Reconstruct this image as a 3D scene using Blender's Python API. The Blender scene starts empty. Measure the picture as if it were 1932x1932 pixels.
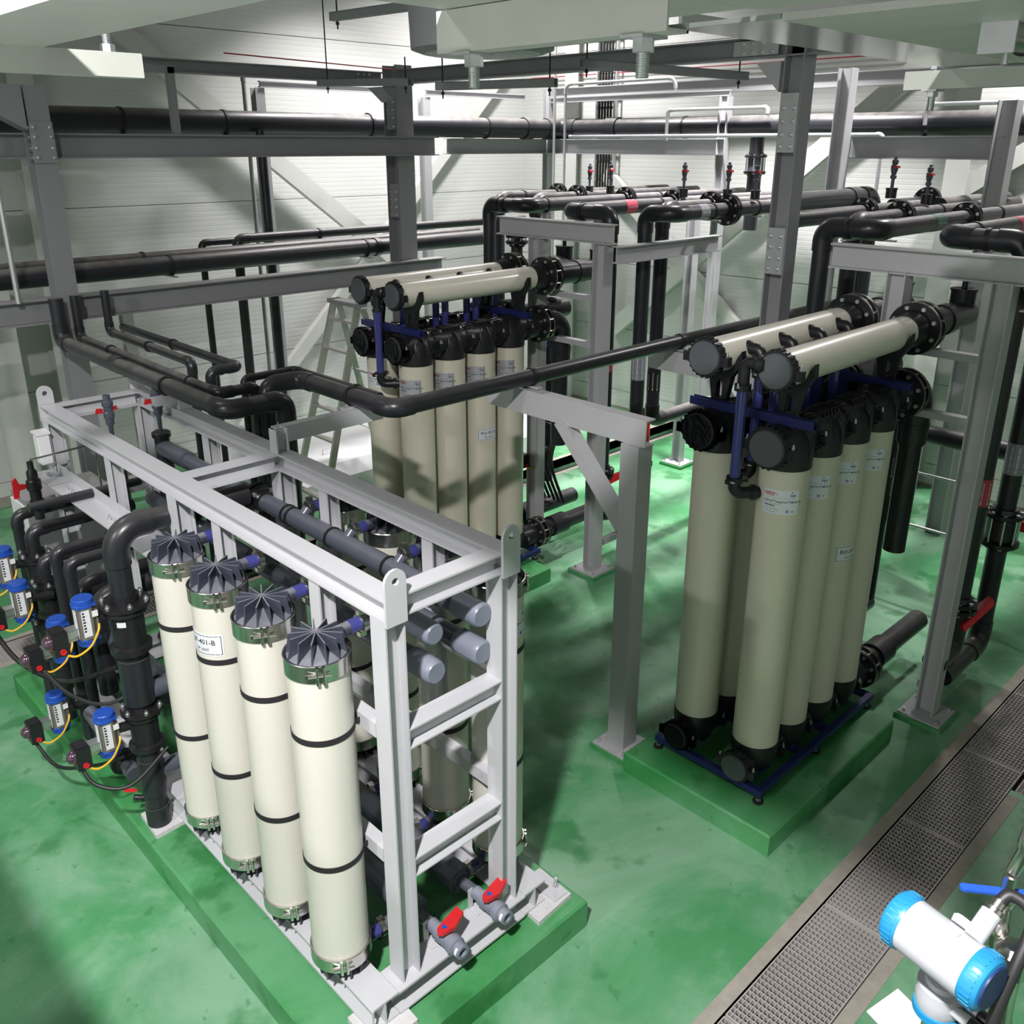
import bpy, math, random
from math import radians as RAD, pi, cos, sin, atan2, sqrt
from mathutils import Vector, Matrix
random.seed(7)
SC = bpy.context.scene
COL = SC.collection

# ------------------------------------------------------------------ camera
F_PX, CX, CY = 1703.7, 966.0, 895.0           # focal length and principal point of the 1932 px frame
YAW, PITCH, ROLL, EYE = RAD(45.84), RAD(20.05), RAD(0.10), 4.0
_f = Vector((cos(YAW)*cos(PITCH), sin(YAW)*cos(PITCH), -sin(PITCH)))
_r = Vector((sin(YAW), -cos(YAW), 0)); _u = _r.cross(_f)
_r2 = _r*cos(ROLL) + _u*sin(ROLL); _u2 = -_r*sin(ROLL) + _u*cos(ROLL)
cam_d = bpy.data.cameras.new('camera'); cam = bpy.data.objects.new('camera', cam_d); COL.objects.link(cam)
cam_d.sensor_width = 36; cam_d.lens = F_PX/1932*36
cam_d.shift_x = (966-CX)/1932; cam_d.shift_y = (CY-966)/1932
cam_d.clip_start = 0.05; cam_d.clip_end = 100
cam.matrix_world = Matrix(((_r2.x, _u2.x, -_f.x, 0), (_r2.y, _u2.y, -_f.y, 0), (_r2.z, _u2.z, -_f.z, EYE), (0, 0, 0, 1)))
SC.camera = cam

# ------------------------------------------------------------------ world, exposure
w = bpy.data.worlds.new('world'); SC.world = w; w.use_nodes = True
w.node_tree.nodes['Background'].inputs[0].default_value = (0.75, 0.8, 0.85, 1)
w.node_tree.nodes['Background'].inputs[1].default_value = 0.01
SC.view_settings.view_transform = 'Standard'; SC.view_settings.look = 'None'
SC.view_settings.gamma = 1.0; SC.view_settings.use_curve_mapping = False
SC.view_settings.exposure = 0.0

# high-bay lamps of the hall, then one fill lamp added for the racks: (place, watts, radius, beam angle)
LAMPS = [((-0.9, 0.4, 6.2), 740, .13, 165), ((7.2, 9.6, 6.9), 120, .2, 100), ((9.4, 9.3, 7.0), 210, .2, 130),
         ((9.2, 6.0, 7.0), 220, .2, 78), ((9.9, 3.0, 6.3), 150, .2, 140), ((0.2, 7.6, 7.2), 35, .2, 90), ((-3.4, 3.2, 5.6), 230, .2, 175)]

# ------------------------------------------------------------------ helpers
def at(x, y, X=None, Y=None, Z=None):
    """point of the hall seen at (x, y) of the photograph on the plane X=, Y= or Z="""
    d = _r2*((x-CX)/F_PX) + _u2*(-(y-CY)/F_PX) + _f
    t = X/d.x if X is not None else Y/d.y if Y is not None else (Z-EYE)/d.z
    return Vector((0, 0, EYE)) + d*t
V = Vector
def perp(d):
    d = d.normalized(); a = V((0, 0, 1)) if abs(d.z) < .9 else V((1, 0, 0))
    u = d.cross(a).normalized(); return u, d.cross(u).normalized()

class MB:
    def __init__(s): s.v = []; s.f = []
    def _add(s, vs, fs):
        o = len(s.v); s.v += [tuple(p) for p in vs]; s.f += [tuple(i+o for i in q) for q in fs]; return s
    def box(s, x0, x1, y0, y1, z0, z1):
        return s._add([(x0,y0,z0),(x1,y0,z0),(x1,y1,z0),(x0,y1,z0),(x0,y0,z1),(x1,y0,z1),(x1,y1,z1),(x0,y1,z1)],
                      [(0,3,2,1),(4,5,6,7),(0,1,5,4),(1,2,6,5),(2,3,7,6),(3,0,4,7)])
    def obox(s, c, a, b, h):
        c = V(c); a = V(a); b = V(b); h = V(h)
        return s._add([c-a-b-h, c+a-b-h, c+a+b-h, c-a+b-h, c-a-b+h, c+a-b+h, c+a+b+h, c-a+b+h],
                      [(0,3,2,1),(4,5,6,7),(0,1,5,4),(1,2,6,5),(2,3,7,6),(3,0,4,7)])
    def bar(s, p0, p1, wd, ht, up=None):
        """rectangular bar from p0 to p1"""
        p0 = V(p0); p1 = V(p1); d = (p1-p0); dn = d.normalized()
        if up is None: up = V((0,0,1)) if abs(dn.z) < .95 else V((1,0,0))
        sd = dn.cross(V(up)).normalized(); u = sd.cross(dn)
        return s.obox((p0+p1)/2, d/2, sd*wd/2, u*ht/2)
    def hbeam(s, p0, p1, b, h, up=(0,0,1), tf=.012, tw=.009):
        """H section: web along up, flanges across"""
        p0 = V(p0); p1 = V(p1); d = p1-p0; dn = d.normalized(); sd = dn.cross(V(up)).normalized(); u = sd.cross(dn)
        c = (p0+p1)/2
        s.obox(c+u*(h/2-tf/2), d/2, sd*b/2, u*tf/2); s.obox(c-u*(h/2-tf/2), d/2, sd*b/2, u*tf/2)
        return s.obox(c, d/2, sd*tw/2, u*(h/2-tf))
    def channel(s, p0, p1, b, h, open_dir, t=.006, lip=0):
        """C section, web height h along the third axis, flanges width b towards open_dir"""
        p0 = V(p0); p1 = V(p1); d = p1-p0; dn = d.normalized(); o = V(open_dir).normalized(); u = o.cross(dn).normalized(); c = (p0+p1)/2
        s.obox(c-o*(b/2-t/2), d/2, o*t/2, u*h/2)
        for k in (-1, 1):
            s.obox(c+u*k*(h/2-t/2)+o*t/2, d/2, o*(b/2-t/2), u*t/2)
            if lip: s.obox(c+u*k*(h/2-lip/2)+o*(b/2-t/2), d/2, o*t/2, u*lip/2)
        return s
    def cyl(s, p0, p1, r, r1=None, n=20, caps=True):
        return s.lathe(p0, V(p1)-V(p0), [(0, r), ((V(p1)-V(p0)).length, r if r1 is None else r1)], n, caps)
    def lathe(s, p, d, prof, n=20, caps=True, start=0.):
        p = V(p); d = V(d).normalized(); u, w_ = perp(d); o = len(s.v)
        for h, r in prof:
            for i in range(n):
                a = 2*pi*i/n+start; q = p+d*h+(u*cos(a)+w_*sin(a))*r; s.v.append(tuple(q))
        m = len(prof)
        for j in range(m-1):
            for i in range(n):
                k = (i+1) % n; s.f.append((o+j*n+i, o+j*n+k, o+(j+1)*n+k, o+(j+1)*n+i))
        if caps:
            s.f.append(tuple(o+i for i in reversed(range(n)))); s.f.append(tuple(o+(m-1)*n+i for i in range(n)))
        return s
    def sweep(s, pts, r, n=14, caps=True):
        pts = [V(p) for p in pts]; o = len(s.v); m = len(pts); u = None
        for j, p in enumerate(pts):
            t = (pts[min(j+1, m-1)]-pts[max(j-1, 0)]).normalized()
            if u is None: u, w_ = perp(t)
            else:
                u = (u-t*u.dot(t)).normalized(); w_ = t.cross(u)
            rr = r[j] if isinstance(r, (list, tuple)) else r
            for i in range(n):
                a = 2*pi*i/n; s.v.append(tuple(p+(u*cos(a)+w_*sin(a))*rr))
        for j in range(m-1):
            for i in range(n):
                k = (i+1) % n; s.f.append((o+j*n+i, o+j*n+k, o+(j+1)*n+k, o+(j+1)*n+i))
        if caps:
            s.f.append(tuple(o+i for i in reversed(range(n)))); s.f.append(tuple(o+(m-1)*n+i for i in range(n)))
        return s
    def torus(s, c, d, R, r, n=24, m=8, a0=0, a1=2*pi, u=None):
        d = V(d).normalized(); c = V(c)
        if u is None: u, w_ = perp(d)
        else: u = V(u).normalized(); w_ = d.cross(u)
        full = abs(a1-a0-2*pi) < 1e-4; k = n if full else n+1; pts = []; o = len(s.v)
        for i in range(k):
            a = a0+(a1-a0)*i/n; e = u*cos(a)+w_*sin(a)
            for j in range(m):
                b = 2*pi*j/m; s.v.append(tuple(c+e*(R+r*cos(b))+d*(r*sin(b))))
        for i in range(k if full else k-1):
            for j in range(m):
                s.f.append((o+i*m+j, o+((i+1) % k)*m+j, o+((i+1) % k)*m+(j+1) % m, o+i*m+(j+1) % m))
        return s
    def prism(s, poly, d):
        """polygon (list of 3d points) extruded by d"""
        poly = [V(p) for p in poly]; d = V(d); n = len(poly); o = len(s.v)
        s.v += [tuple(p) for p in poly]+[tuple(p+d) for p in poly]
        s.f.append(tuple(o+i for i in reversed(range(n)))); s.f.append(tuple(o+n+i for i in range(n)))
        for i in range(n):
            k = (i+1) % n; s.f.append((o+i, o+k, o+n+k, o+n+i))
        return s
    def hexnut(s, p, d, r, h): return s.lathe(p, d, [(0, r), (h, r)], 6)
    def patch(s, c, r, z0, z1, a0, a1, n=10, axis=(0,0,1), u=None, t=.0012):
        """thin curved sheet round a cylinder"""
        c = V(c); ax = V(axis).normalized()
        if u is None: u = V((1,0,0)); w_ = V((0,1,0))
        else: u = V(u).normalized(); w_ = ax.cross(u)
        o = len(s.v)
        for rr in (r, r+t):
            for i in range(n+1):
                a = a0+(a1-a0)*i/n; e = u*cos(a)+w_*sin(a)
                s.v.append(tuple(c+e*rr+ax*z0)); s.v.append(tuple(c+e*rr+ax*z1))
        q = 2*(n+1)
        for i in range(n):
            b = o+2*i; s.f.append((b+q, b+2+q, b+3+q, b+1+q)); s.f.append((b, b+1, b+3, b+2))
            s.f.append((b, b+2, b+2+q, b+q)); s.f.append((b+1, b+1+q, b+3+q, b+3))
        s.f.append((o, o+q, o+1+q, o+1)); e_ = o+2*n; s.f.append((e_, e_+1, e_+1+q, e_+q))
        return s

def wloc(o):
    p = V((0,0,0))
    while o is not None: p += o.location; o = o.parent
    return p
def mesh_of(name, mb, m, smooth=True, sharp=38):
    me = bpy.data.meshes.new(name); me.from_pydata(mb.v, [], mb.f); me.validate()
    if smooth:
        me.shade_smooth(); me.set_sharp_from_angle(angle=RAD(sharp))
    me.materials.append(m); return me
def part(mb, name, m, parent, label=None, kind=None, smooth=True):
    off = wloc(parent) if parent is not None else V((0,0,0))
    if off.length > 0: mb.v = [(a-off.x, b-off.y, c-off.z) for a, b, c in mb.v]
    o = bpy.data.objects.new(name, mesh_of(name, mb, m, smooth)); COL.objects.link(o); o.parent = parent
    if label: o['label'] = label
    if kind: o['kind'] = kind
    return o
def inst(me, name, parent, loc=(0,0,0), rot=None):
    """another object on shared mesh data; loc in the parent's frame"""
    o = bpy.data.objects.new(name, me); COL.objects.link(o); o.parent = parent; o.location = loc
    if rot is not None:
        o.rotation_mode = 'QUATERNION'; o.rotation_quaternion = rot
    return o
def thing(name, label, cat, loc=(0,0,0), group=None):
    o = bpy.data.objects.new(name, None); o.empty_display_size = .1; COL.objects.link(o); o.location = loc
    o['label'] = label; o['category'] = cat
    if group: o['group'] = group
    return o
def solo(mb, name, m, label, cat, group=None, kind=None, smooth=True):
    o = part(mb, name, m, None, smooth=smooth); o['label'] = label; o['category'] = cat
    if group: o['group'] = group
    if kind: o['kind'] = kind
    return o
def struct(mb, name, m, parent=None, smooth=False):
    o = part(mb, name, m, parent, smooth=smooth)
    if parent is None: o['kind'] = 'structure'
    return o
def copy_tree(o, parent=None, loc=None, rotz=None, label=None, group=None):
    c = o.copy(); COL.objects.link(c); c.parent = parent
    if loc is not None: c.location = loc
    if rotz is not None: c.rotation_euler = (0, 0, rotz)
    if label: c['label'] = label
    if group: c['group'] = group
    for ch in list(o.children): copy_tree(ch, c)
    return c
_tc = {}
def text_verts(txt, size=1., bold=0.):
    key = (txt, bold)
    if key not in _tc:
        cu = bpy.data.curves.new('txt', 'FONT'); cu.body = txt; cu.size = 1; cu.resolution_u = 2; cu.offset = bold
        ob = bpy.data.objects.new('txt', cu); COL.objects.link(ob)
        me = bpy.data.meshes.new_from_object(ob.evaluated_get(bpy.context.evaluated_depsgraph_get()))
        _tc[key] = ([tuple(v.co) for v in me.vertices], [tuple(p.vertices) for p in me.polygons])
        bpy.data.objects.remove(ob); bpy.data.curves.remove(cu); bpy.data.meshes.remove(me)
    vs, fs = _tc[key]
    return [(a*size, b*size) for a, b, c in vs], fs
def text_cyl(mb, txt, size, c, r, z, a0, bold=.0, align='left', axis=(0,0,1), u=None, along=False, squeeze=1.):
    """lettering wrapped round a cylinder; along=True runs along the axis"""
    vs, fs = text_verts(txt, size, bold); vs = [(a*squeeze, b) for a, b in vs]
    w_ = max(a for a, b in vs) if vs else 0; sh = {'left': 0, 'center': -w_/2, 'right': -w_}[align]
    c = V(c); ax = V(axis).normalized(); u = V((1,0,0)) if u is None else V(u).normalized(); q = ax.cross(u); out = []
    for a, b in vs:
        if along: ang = a0+b/r; h = z+(a+sh)*along
        else: ang = a0+(a+sh)/r; h = z+b
        if along and along < 0: ang = a0-b/r; 
        out.append(c+(u*cos(ang)+q*sin(ang))*r+ax*h)
    mb._add(out, fs); return mb
def text_plane(mb, txt, size, o, ex, ey, bold=0., align='left'):
    vs, fs = text_verts(txt, size, bold); w_ = max(a for a, b in vs); sh = {'left': 0, 'center': -w_/2}[align]
    o = V(o); ex = V(ex); ey = V(ey); mb._add([o+ex*(a+sh)+ey*b for a, b in vs], fs); return mb

# ------------------------------------------------------------------ materials
def mat(name, col, rough=.5, metal=0., var=.0, vscale=6., bump=0., bscale=40., dust=0., dustcol=(.42,.40,.36), trans=0., coat=0., ior=1.45, spec=.5):
    m = bpy.data.materials.new(name); m.use_nodes = True; nt = m.node_tree; b = nt.nodes['Principled BSDF']
    b.inputs['Base Color'].default_value = (*col, 1); b.inputs['Roughness'].default_value = rough; b.inputs['Metallic'].default_value = metal
    b.inputs['Specular IOR Level'].default_value = spec; b.inputs['IOR'].default_value = ior
    if trans: b.inputs['Transmission Weight'].default_value = trans
    if coat: b.inputs['Coat Weight'].default_value = coat; b.inputs['Coat Roughness'].default_value = .12
    N = nt.nodes; L = nt.links; tc = N.new('ShaderNodeTexCoord'); src = None
    if var:
        no = N.new('ShaderNodeTexNoise'); no.inputs['Scale'].default_value = vscale; no.inputs['Detail'].default_value = 6; L.new(tc.outputs['Object'], no.inputs['Vector'])
        mx = N.new('ShaderNodeMix'); mx.data_type = 'RGBA'
        mx.inputs[6].default_value = (*[c*(1-var) for c in col], 1); mx.inputs[7].default_value = (*[min(1, c*(1+var)) for c in col], 1)
        L.new(no.outputs['Fac'], mx.inputs[0]); L.new(mx.outputs[2], b.inputs['Base Color']); src = mx.outputs[2]
    if dust:
        ge = N.new('ShaderNodeNewGeometry'); sx = N.new('ShaderNodeSeparateXYZ'); L.new(ge.outputs['Normal'], sx.inputs[0])
        mr = N.new('ShaderNodeMapRange'); mr.inputs[1].default_value = .35; mr.inputs[2].default_value = 1.; L.new(sx.outputs['Z'], mr.inputs[0])
        n2 = N.new('ShaderNodeTexNoise'); n2.inputs['Scale'].default_value = 9; n2.inputs['Detail'].default_value = 8; L.new(ge.outputs['Position'], n2.inputs['Vector'])
        mr2 = N.new('ShaderNodeMapRange'); mr2.inputs[1].default_value = .3; mr2.inputs[2].default_value = .7; mr2.inputs[3].default_value = .45; L.new(n2.outputs['Fac'], mr2.inputs[0])
        ml = N.new('ShaderNodeMath'); ml.operation = 'MULTIPLY'; L.new(mr.outputs[0], ml.inputs[0]); L.new(mr2.outputs[0], ml.inputs[1])
        m2 = N.new('ShaderNodeMath'); m2.operation = 'MULTIPLY'; L.new(ml.outputs[0], m2.inputs[0]); m2.inputs[1].default_value = dust
        mx = N.new('ShaderNodeMix'); mx.data_type = 'RGBA'; mx.inputs[6].default_value = (*col, 1); mx.inputs[7].default_value = (*dustcol, 1)
        if src is not None: L.new(src, mx.inputs[6])
        L.new(m2.outputs[0], mx.inputs[0]); L.new(mx.outputs[2], b.inputs['Base Color'])
        mr3 = N.new('ShaderNodeMapRange'); mr3.inputs[3].default_value = rough; mr3.inputs[4].default_value = .8; L.new(m2.outputs[0], mr3.inputs[0]); L.new(mr3.outputs[0], b.inputs['Roughness'])
    if bump:
        n3 = N.new('ShaderNodeTexNoise'); n3.inputs['Scale'].default_value = bscale; n3.inputs['Detail'].default_value = 4; L.new(tc.outputs['Object'], n3.inputs['Vector'])
        bp = N.new('ShaderNodeBump'); bp.inputs['Strength'].default_value = bump; bp.inputs['Distance'].default_value = .01; L.new(n3.outputs['Fac'], bp.inputs['Height']); L.new(bp.outputs['Normal'], b.inputs['Normal'])
    return m
M = {}
M['grey'] = mat('grey_paint', (.40,.405,.415), .42, var=.05, vscale=3, bump=.05, bscale=120)
M['dgrey'] = mat('dark_and_shaded_grey', (.235,.24,.25), .45, var=.08, vscale=2.5, dust=.35)  # darker than the grey paint: shade on columns and beams put into the colour
M['skid'] = mat('skid_grey_paint', (.50,.51,.53), .4, var=.04, vscale=4, bump=.05, bscale=150)
M['uftube'] = mat('offwhite_frp', (.62,.61,.54), .34, var=.03, vscale=3, bump=.06, bscale=60, coat=.2)
M['cream'] = mat('cream_frp', (.60,.575,.465), .32, var=.04, vscale=3, bump=.06, bscale=60, coat=.25)
M['white_tube'] = mat('ivory_pvc', (.74,.71,.61), .3, var=.02, vscale=3, coat=.2)
M['black'] = mat('black_pvc', (.018,.019,.023), .3, var=.2, vscale=5, dust=.14)
M['dusty'] = mat('dusty_black_pvc', (.022,.023,.028), .33, var=.25, vscale=5, dust=.42)
M['fit'] = mat('black_fitting', (.013,.013,.015), .38, bump=.06, bscale=90)
M['iron'] = mat('black_epoxy', (.012,.012,.013), .28)
M['capgrey'] = mat('slate_cap', (.07,.078,.086), .6, var=.1)
M['upvc'] = mat('grey_upvc', (.075,.085,.11), .26, dust=.16, dustcol=(.3,.3,.3))
M['upvc_cap'] = mat('grey_end_cap', (.17,.19,.24), .34, dust=.2, dustcol=(.4,.4,.4))
M['rib'] = mat('slate_ribbed_cap', (.045,.05,.07), .3, dust=.5, dustcol=(.36,.37,.40))  # fin edges that face up come out paler than the fin sides
M['steel'] = mat('stainless', (.62,.6,.57), .22, 1.)
M['zinc'] = mat('zinc_plated', (.6,.62,.63), .35, .9)
M['galv'] = mat('galvanised', (.55,.56,.57), .45, .7, var=.08, vscale=20)
M['alu'] = mat('aluminium', (.66,.64,.6), .38, .8, var=.08)
M['blue'] = mat('navy_paint', (.012,.018,.10), .38)
M['clearblue'] = mat('blue_clear_pvc', (.045,.05,.2), .14, coat=.5)
M['valveblue'] = mat('actuator_blue', (.016,.07,.36), .32)
M['red'] = mat('red_handle', (.55,.02,.025), .3)
M['strap'] = mat('black_strap', (.02,.018,.022), .6)
M['paper'] = mat('white_sticker', (.66,.68,.72), .45)
M['ink'] = mat('black_ink', (.02,.02,.025), .6)
M['inkgrey'] = mat('grey_ink', (.3,.31,.34), .6)
M['redink'] = mat('red_ink', (.5,.03,.05), .5)
M['blueink'] = mat('blue_ink', (.06,.07,.32), .5)
M['redtape'] = mat('red_tape', (.45,.05,.08), .42)
M['greytape'] = mat('grey_tape', (.26,.27,.3), .4)
M['greentape'] = mat('green_tape', (.03,.10,.065), .4)
M['bluetape'] = mat('blue_tape', (.03,.035,.22), .4)
M['white'] = mat('white_enamel', (.72,.73,.74), .35)
M['cable'] = mat('black_cable', (.012,.012,.012), .5)
M['yellow'] = mat('yellow_hose', (.65,.38,.02), .35)
M['alubody'] = mat('anodised_body', (.26,.245,.21), .42, .6)
M['dome'] = mat('clear_indicator', (.06,.03,.05), .08, coat=1.)
M['rubber'] = mat('rubber', (.01,.01,.01), .7)
M['redcable'] = mat('red_cable', (.4,.03,.035), .5)
M['cyan'] = mat('cyan_cover', (.012,.16,.33), .35)
M['tbody'] = mat('pale_grey_casting', (.33,.345,.365), .33, bump=.05, bscale=200)
M['olive'] = mat('pale_plate', (.46,.48,.43), .5, var=.12, vscale=7, bump=.06, bscale=12)
M['sheet'] = mat('stainless_sheet', (.50,.53,.51), .16, .85, var=.06, vscale=3)
M['conc'] = mat('concrete', (.30,.28,.24), .85, var=.25, vscale=14, bump=.25, bscale=60)
M['grout'] = mat('white_grout', (.55,.55,.55), .8, var=.12, vscale=18, bump=.3, bscale=50)
M['grate'] = mat('galvanised_grating', (.42,.40,.38), .55, .15, var=.15, vscale=8)
M['pit'] = mat('dark_trench', (.02,.02,.02), .8)
M['lampglow'] = None
# ------------------------------------------------------------------ room shell
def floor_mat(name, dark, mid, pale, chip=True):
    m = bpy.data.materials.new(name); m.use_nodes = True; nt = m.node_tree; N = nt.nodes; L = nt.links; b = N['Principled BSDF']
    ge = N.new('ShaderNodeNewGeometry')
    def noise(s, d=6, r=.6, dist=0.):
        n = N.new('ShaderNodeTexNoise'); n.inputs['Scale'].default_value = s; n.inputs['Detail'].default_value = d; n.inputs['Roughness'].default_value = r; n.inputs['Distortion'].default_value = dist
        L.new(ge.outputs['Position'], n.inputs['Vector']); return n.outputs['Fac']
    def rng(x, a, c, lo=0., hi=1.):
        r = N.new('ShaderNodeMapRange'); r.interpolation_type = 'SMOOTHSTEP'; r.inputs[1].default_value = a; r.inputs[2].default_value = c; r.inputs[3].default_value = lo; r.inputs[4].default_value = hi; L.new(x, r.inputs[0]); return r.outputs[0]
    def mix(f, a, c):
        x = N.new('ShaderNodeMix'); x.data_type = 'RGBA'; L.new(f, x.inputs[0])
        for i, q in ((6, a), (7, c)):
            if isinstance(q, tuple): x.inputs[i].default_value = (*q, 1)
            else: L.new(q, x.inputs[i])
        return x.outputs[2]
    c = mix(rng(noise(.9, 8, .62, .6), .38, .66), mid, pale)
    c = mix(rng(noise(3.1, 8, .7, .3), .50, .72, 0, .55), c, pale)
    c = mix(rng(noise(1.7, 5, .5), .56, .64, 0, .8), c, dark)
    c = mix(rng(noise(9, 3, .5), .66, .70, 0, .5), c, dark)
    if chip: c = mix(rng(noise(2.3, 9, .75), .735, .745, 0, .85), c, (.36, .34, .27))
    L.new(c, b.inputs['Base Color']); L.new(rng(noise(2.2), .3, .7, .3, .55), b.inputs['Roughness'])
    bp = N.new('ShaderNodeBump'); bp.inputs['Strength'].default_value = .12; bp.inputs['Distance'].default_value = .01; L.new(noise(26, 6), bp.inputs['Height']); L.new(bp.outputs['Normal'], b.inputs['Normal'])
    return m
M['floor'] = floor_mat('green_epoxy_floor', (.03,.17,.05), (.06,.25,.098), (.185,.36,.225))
M['pad'] = floor_mat('green_epoxy_plinth', (.02,.15,.035), (.035,.23,.06), (.10,.30,.14))

def wall_mat():
    m = bpy.data.materials.new('wall_panel'); m.use_nodes = True; nt = m.node_tree; N = nt.nodes; L = nt.links; b = N['Principled BSDF']
    b.inputs['Base Color'].default_value = (.60,.61,.59,1); b.inputs['Roughness'].default_value = .38
    ge = N.new('ShaderNodeNewGeometry'); wv = N.new('ShaderNodeTexWave'); wv.bands_direction = 'Z'; wv.inputs['Scale'].default_value = 5.2; wv.inputs['Distortion'].default_value = 0
    L.new(ge.outputs['Position'], wv.inputs['Vector']); rp = N.new('ShaderNodeMapRange'); rp.inputs[1].default_value = 0; rp.inputs[2].default_value = .22; L.new(wv.outputs['Fac'], rp.inputs[0])
    bp = N.new('ShaderNodeBump'); bp.inputs['Strength'].default_value = .22; bp.inputs['Distance'].default_value = .005; L.new(rp.outputs[0], bp.inputs['Height']); L.new(bp.outputs['Normal'], b.inputs['Normal'])
    return m
M['wall'] = wall_mat()
M['wallsteel'] = mat('offwhite_steel', (.56,.57,.54), .42, var=.04)
M['ceil'] = mat('ceiling_panel', (.2,.2,.2), .7)

WX, WY, X0, Y0, ZC = 11.1, 11.2, -5.0, -5.0, 8.6
DR = (1.21, 1.61); DL = (7.50, 7.86); BR = (5.78, 6.14)
fl = MB()
for a, c, d, e in ((X0, BR[0], Y0, DR[0]), (BR[1], WX, Y0, DR[0]), (X0, WX, DR[1], DL[0]), (X0, WX, DL[1], WY), (BR[0], BR[1], Y0, -2)):
    fl.box(a, c, d, e, -.3, 0)
floor_o = struct(fl, 'floor', M['floor'])
tr = MB()
for a, c, d, e in ((X0, WX, DR[0], DR[1]), (X0, WX, DL[0], DL[1]), (BR[0], BR[1], -2, DR[0])): tr.box(a, c, d, e, -.31, -.16)
part(tr, 'drain_trench', M['pit'], floor_o)
for n_, (a, c, d, e) in enumerate(((X0, WX, DR[1], DR[1]+.075), (X0, BR[0]-.06, DR[0]-.075, DR[0]), (BR[1]+.06, WX, DR[0]-.075, DR[0]), (X0, WX, DL[1], DL[1]+.06), (X0, WX, DL[0]-.06, DL[0]))):
    part(MB().box(a, c, d, e, -.12, .003), 'drain_kerb', M['conc'], floor_o)
def wall_panels(parent, axis, z_list, pos):
    for z0, z1 in zip(z_list[:-1], z_list[1:]):
        mb = MB()
        if axis == 'x': mb.box(X0, WX, pos, pos+.06, z0+.004, z1-.004)
        else: mb.box(pos, pos+.06, Y0, WY, z0+.004, z1-.004)
        part(mb, 'panel', M['wall'], parent, smooth=False)
zl = [0.0, .29, 1.29, 2.29, 3.31, 4.31, 5.31, 6.31, 7.31, ZC]
for nm, mb in (('wall_left', MB().box(X0, WX+.2, WY+.05, WY+.2, 0, ZC)), ('wall_back', MB().box(WX+.05, WX+.2, Y0, WY+.2, 0, ZC)),
               ('wall_right', MB().box(X0, WX+.2, Y0-.15, Y0, 0, ZC)), ('wall_front', MB().box(X0-.15, X0, Y0, WY+.2, 0, ZC))):
    o = struct(mb, nm, M['wall'])
    if nm == 'wall_left': wall_panels(o, 'x', zl, WY-.01)
    if nm == 'wall_back': wall_panels(o, 'y', zl, WX-.01)
struct(MB().box(X0, WX+.2, Y0, WY+.2, ZC, ZC+.1), 'ceiling', M['ceil'])
struct(MB().box(X0, WX-.02, WY-.03, WY-.01, 0, .12), 'baseboard_left', M['conc'])
struct(MB().box(WX-.03, WX-.01, Y0, WY-.03, 0, .03), 'baseboard_back', M['conc'])

# lamps
lg = bpy.data.materials.new('lamp_lens'); lg.use_nodes = True
lg.node_tree.nodes['Principled BSDF'].inputs['Emission Color'].default_value = (1,.98,.95,1); lg.node_tree.nodes['Principled BSDF'].inputs['Emission Strength'].default_value = 12
lamp_where = ['over the photographer', 'near the left wall', 'in the far corner', 'by the back wall', 'over the right drain', 'over the left drain', 'beside the walkway as an added fill']
for (p, wt, rad, beam), wh in zip(LAMPS, lamp_where):
    t = thing('high_bay_lamp', 'round high bay lamp hanging '+wh, 'lamp', p, 'high bay lamps')
    part(MB().lathe(V(p)+V((0,0,.02)), (0,0,1), [(0, rad*1.15), (.05, rad*1.15), (.12, rad*.7), (.2, rad*.5)], 20), 'housing', M['dgrey'], t)
    part(MB().lathe(V(p)+V((0,0,.01)), (0,0,1), [(0, rad), (.012, rad)], 20), 'lens', lg, t)
    part(MB().cyl(V(p)+V((0,0,.2)), (p[0], p[1], ZC), .012, n=8), 'hanger', M['cable'], t)
    ld = bpy.data.lights.new('lamp_light', 'AREA'); ld.shape = 'DISK'; ld.size = rad*2; ld.energy = wt; ld.spread = RAD(beam); ld.color = (1, .955, .965)
    lo = bpy.data.objects.new('lamp_light', ld); COL.objects.link(lo); lo.parent = t; lo.location = (0, 0, -.005)

# drain gratings
def grate_panel(L_, W_):
    mb = MB(); hz = .03
    for i in range(int(W_/.0235)+1): y = i*W_/int(W_/.0235); mb.box(0, L_, y-.0015, y+.0015, -hz, 0)
    for i in range(int(L_/.033)+1): x = i*L_/int(L_/.033); mb.box(x-.002, x+.002, 0, W_, -hz, -.002)
    fr = MB().box(0, L_, 0, .005, -hz, .001).box(0, L_, W_-.005, W_, -hz, .001).box(0, .006, 0, W_, -hz, .001).box(L_-.006, L_, 0, W_, -hz, .001)
    return mb, fr
def lay_grates(xs, y0, W_, labels, group, rot=0):
    mb, fr = grate_panel(.988, W_-.02); proto = None
    for x, lb in zip(xs, labels):
        if proto is None:
            proto = thing('drain_grate', lb, 'grate', (0,0,0), group); part(mb, 'bars', M['grate'], proto, kind='stuff', smooth=False); part(fr, 'frame', M['grate'], proto, smooth=False)
            proto.location = (x, y0+.01, -.004)
            if rot: proto.rotation_euler = (0,0,rot)
        else: copy_tree(proto, None, (x, y0+.01, -.004), rot or None, lb)
lay_grates([2.02+i for i in range(6)], DR[0], DR[1]-DR[0],
  ['drain grating panel at the bottom edge, nearest the camera', 'pale dry drain grating panel beside the flow transmitter head', 'drain grating panel half in shadow beyond the transmitter',
   'dark drain grating panel beside the corner of the right plinth', 'dark drain grating panel beside the steel post of the right rack', 'drain grating panel at the right edge beyond the right rack'], 'gratings of the right floor drain')
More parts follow.
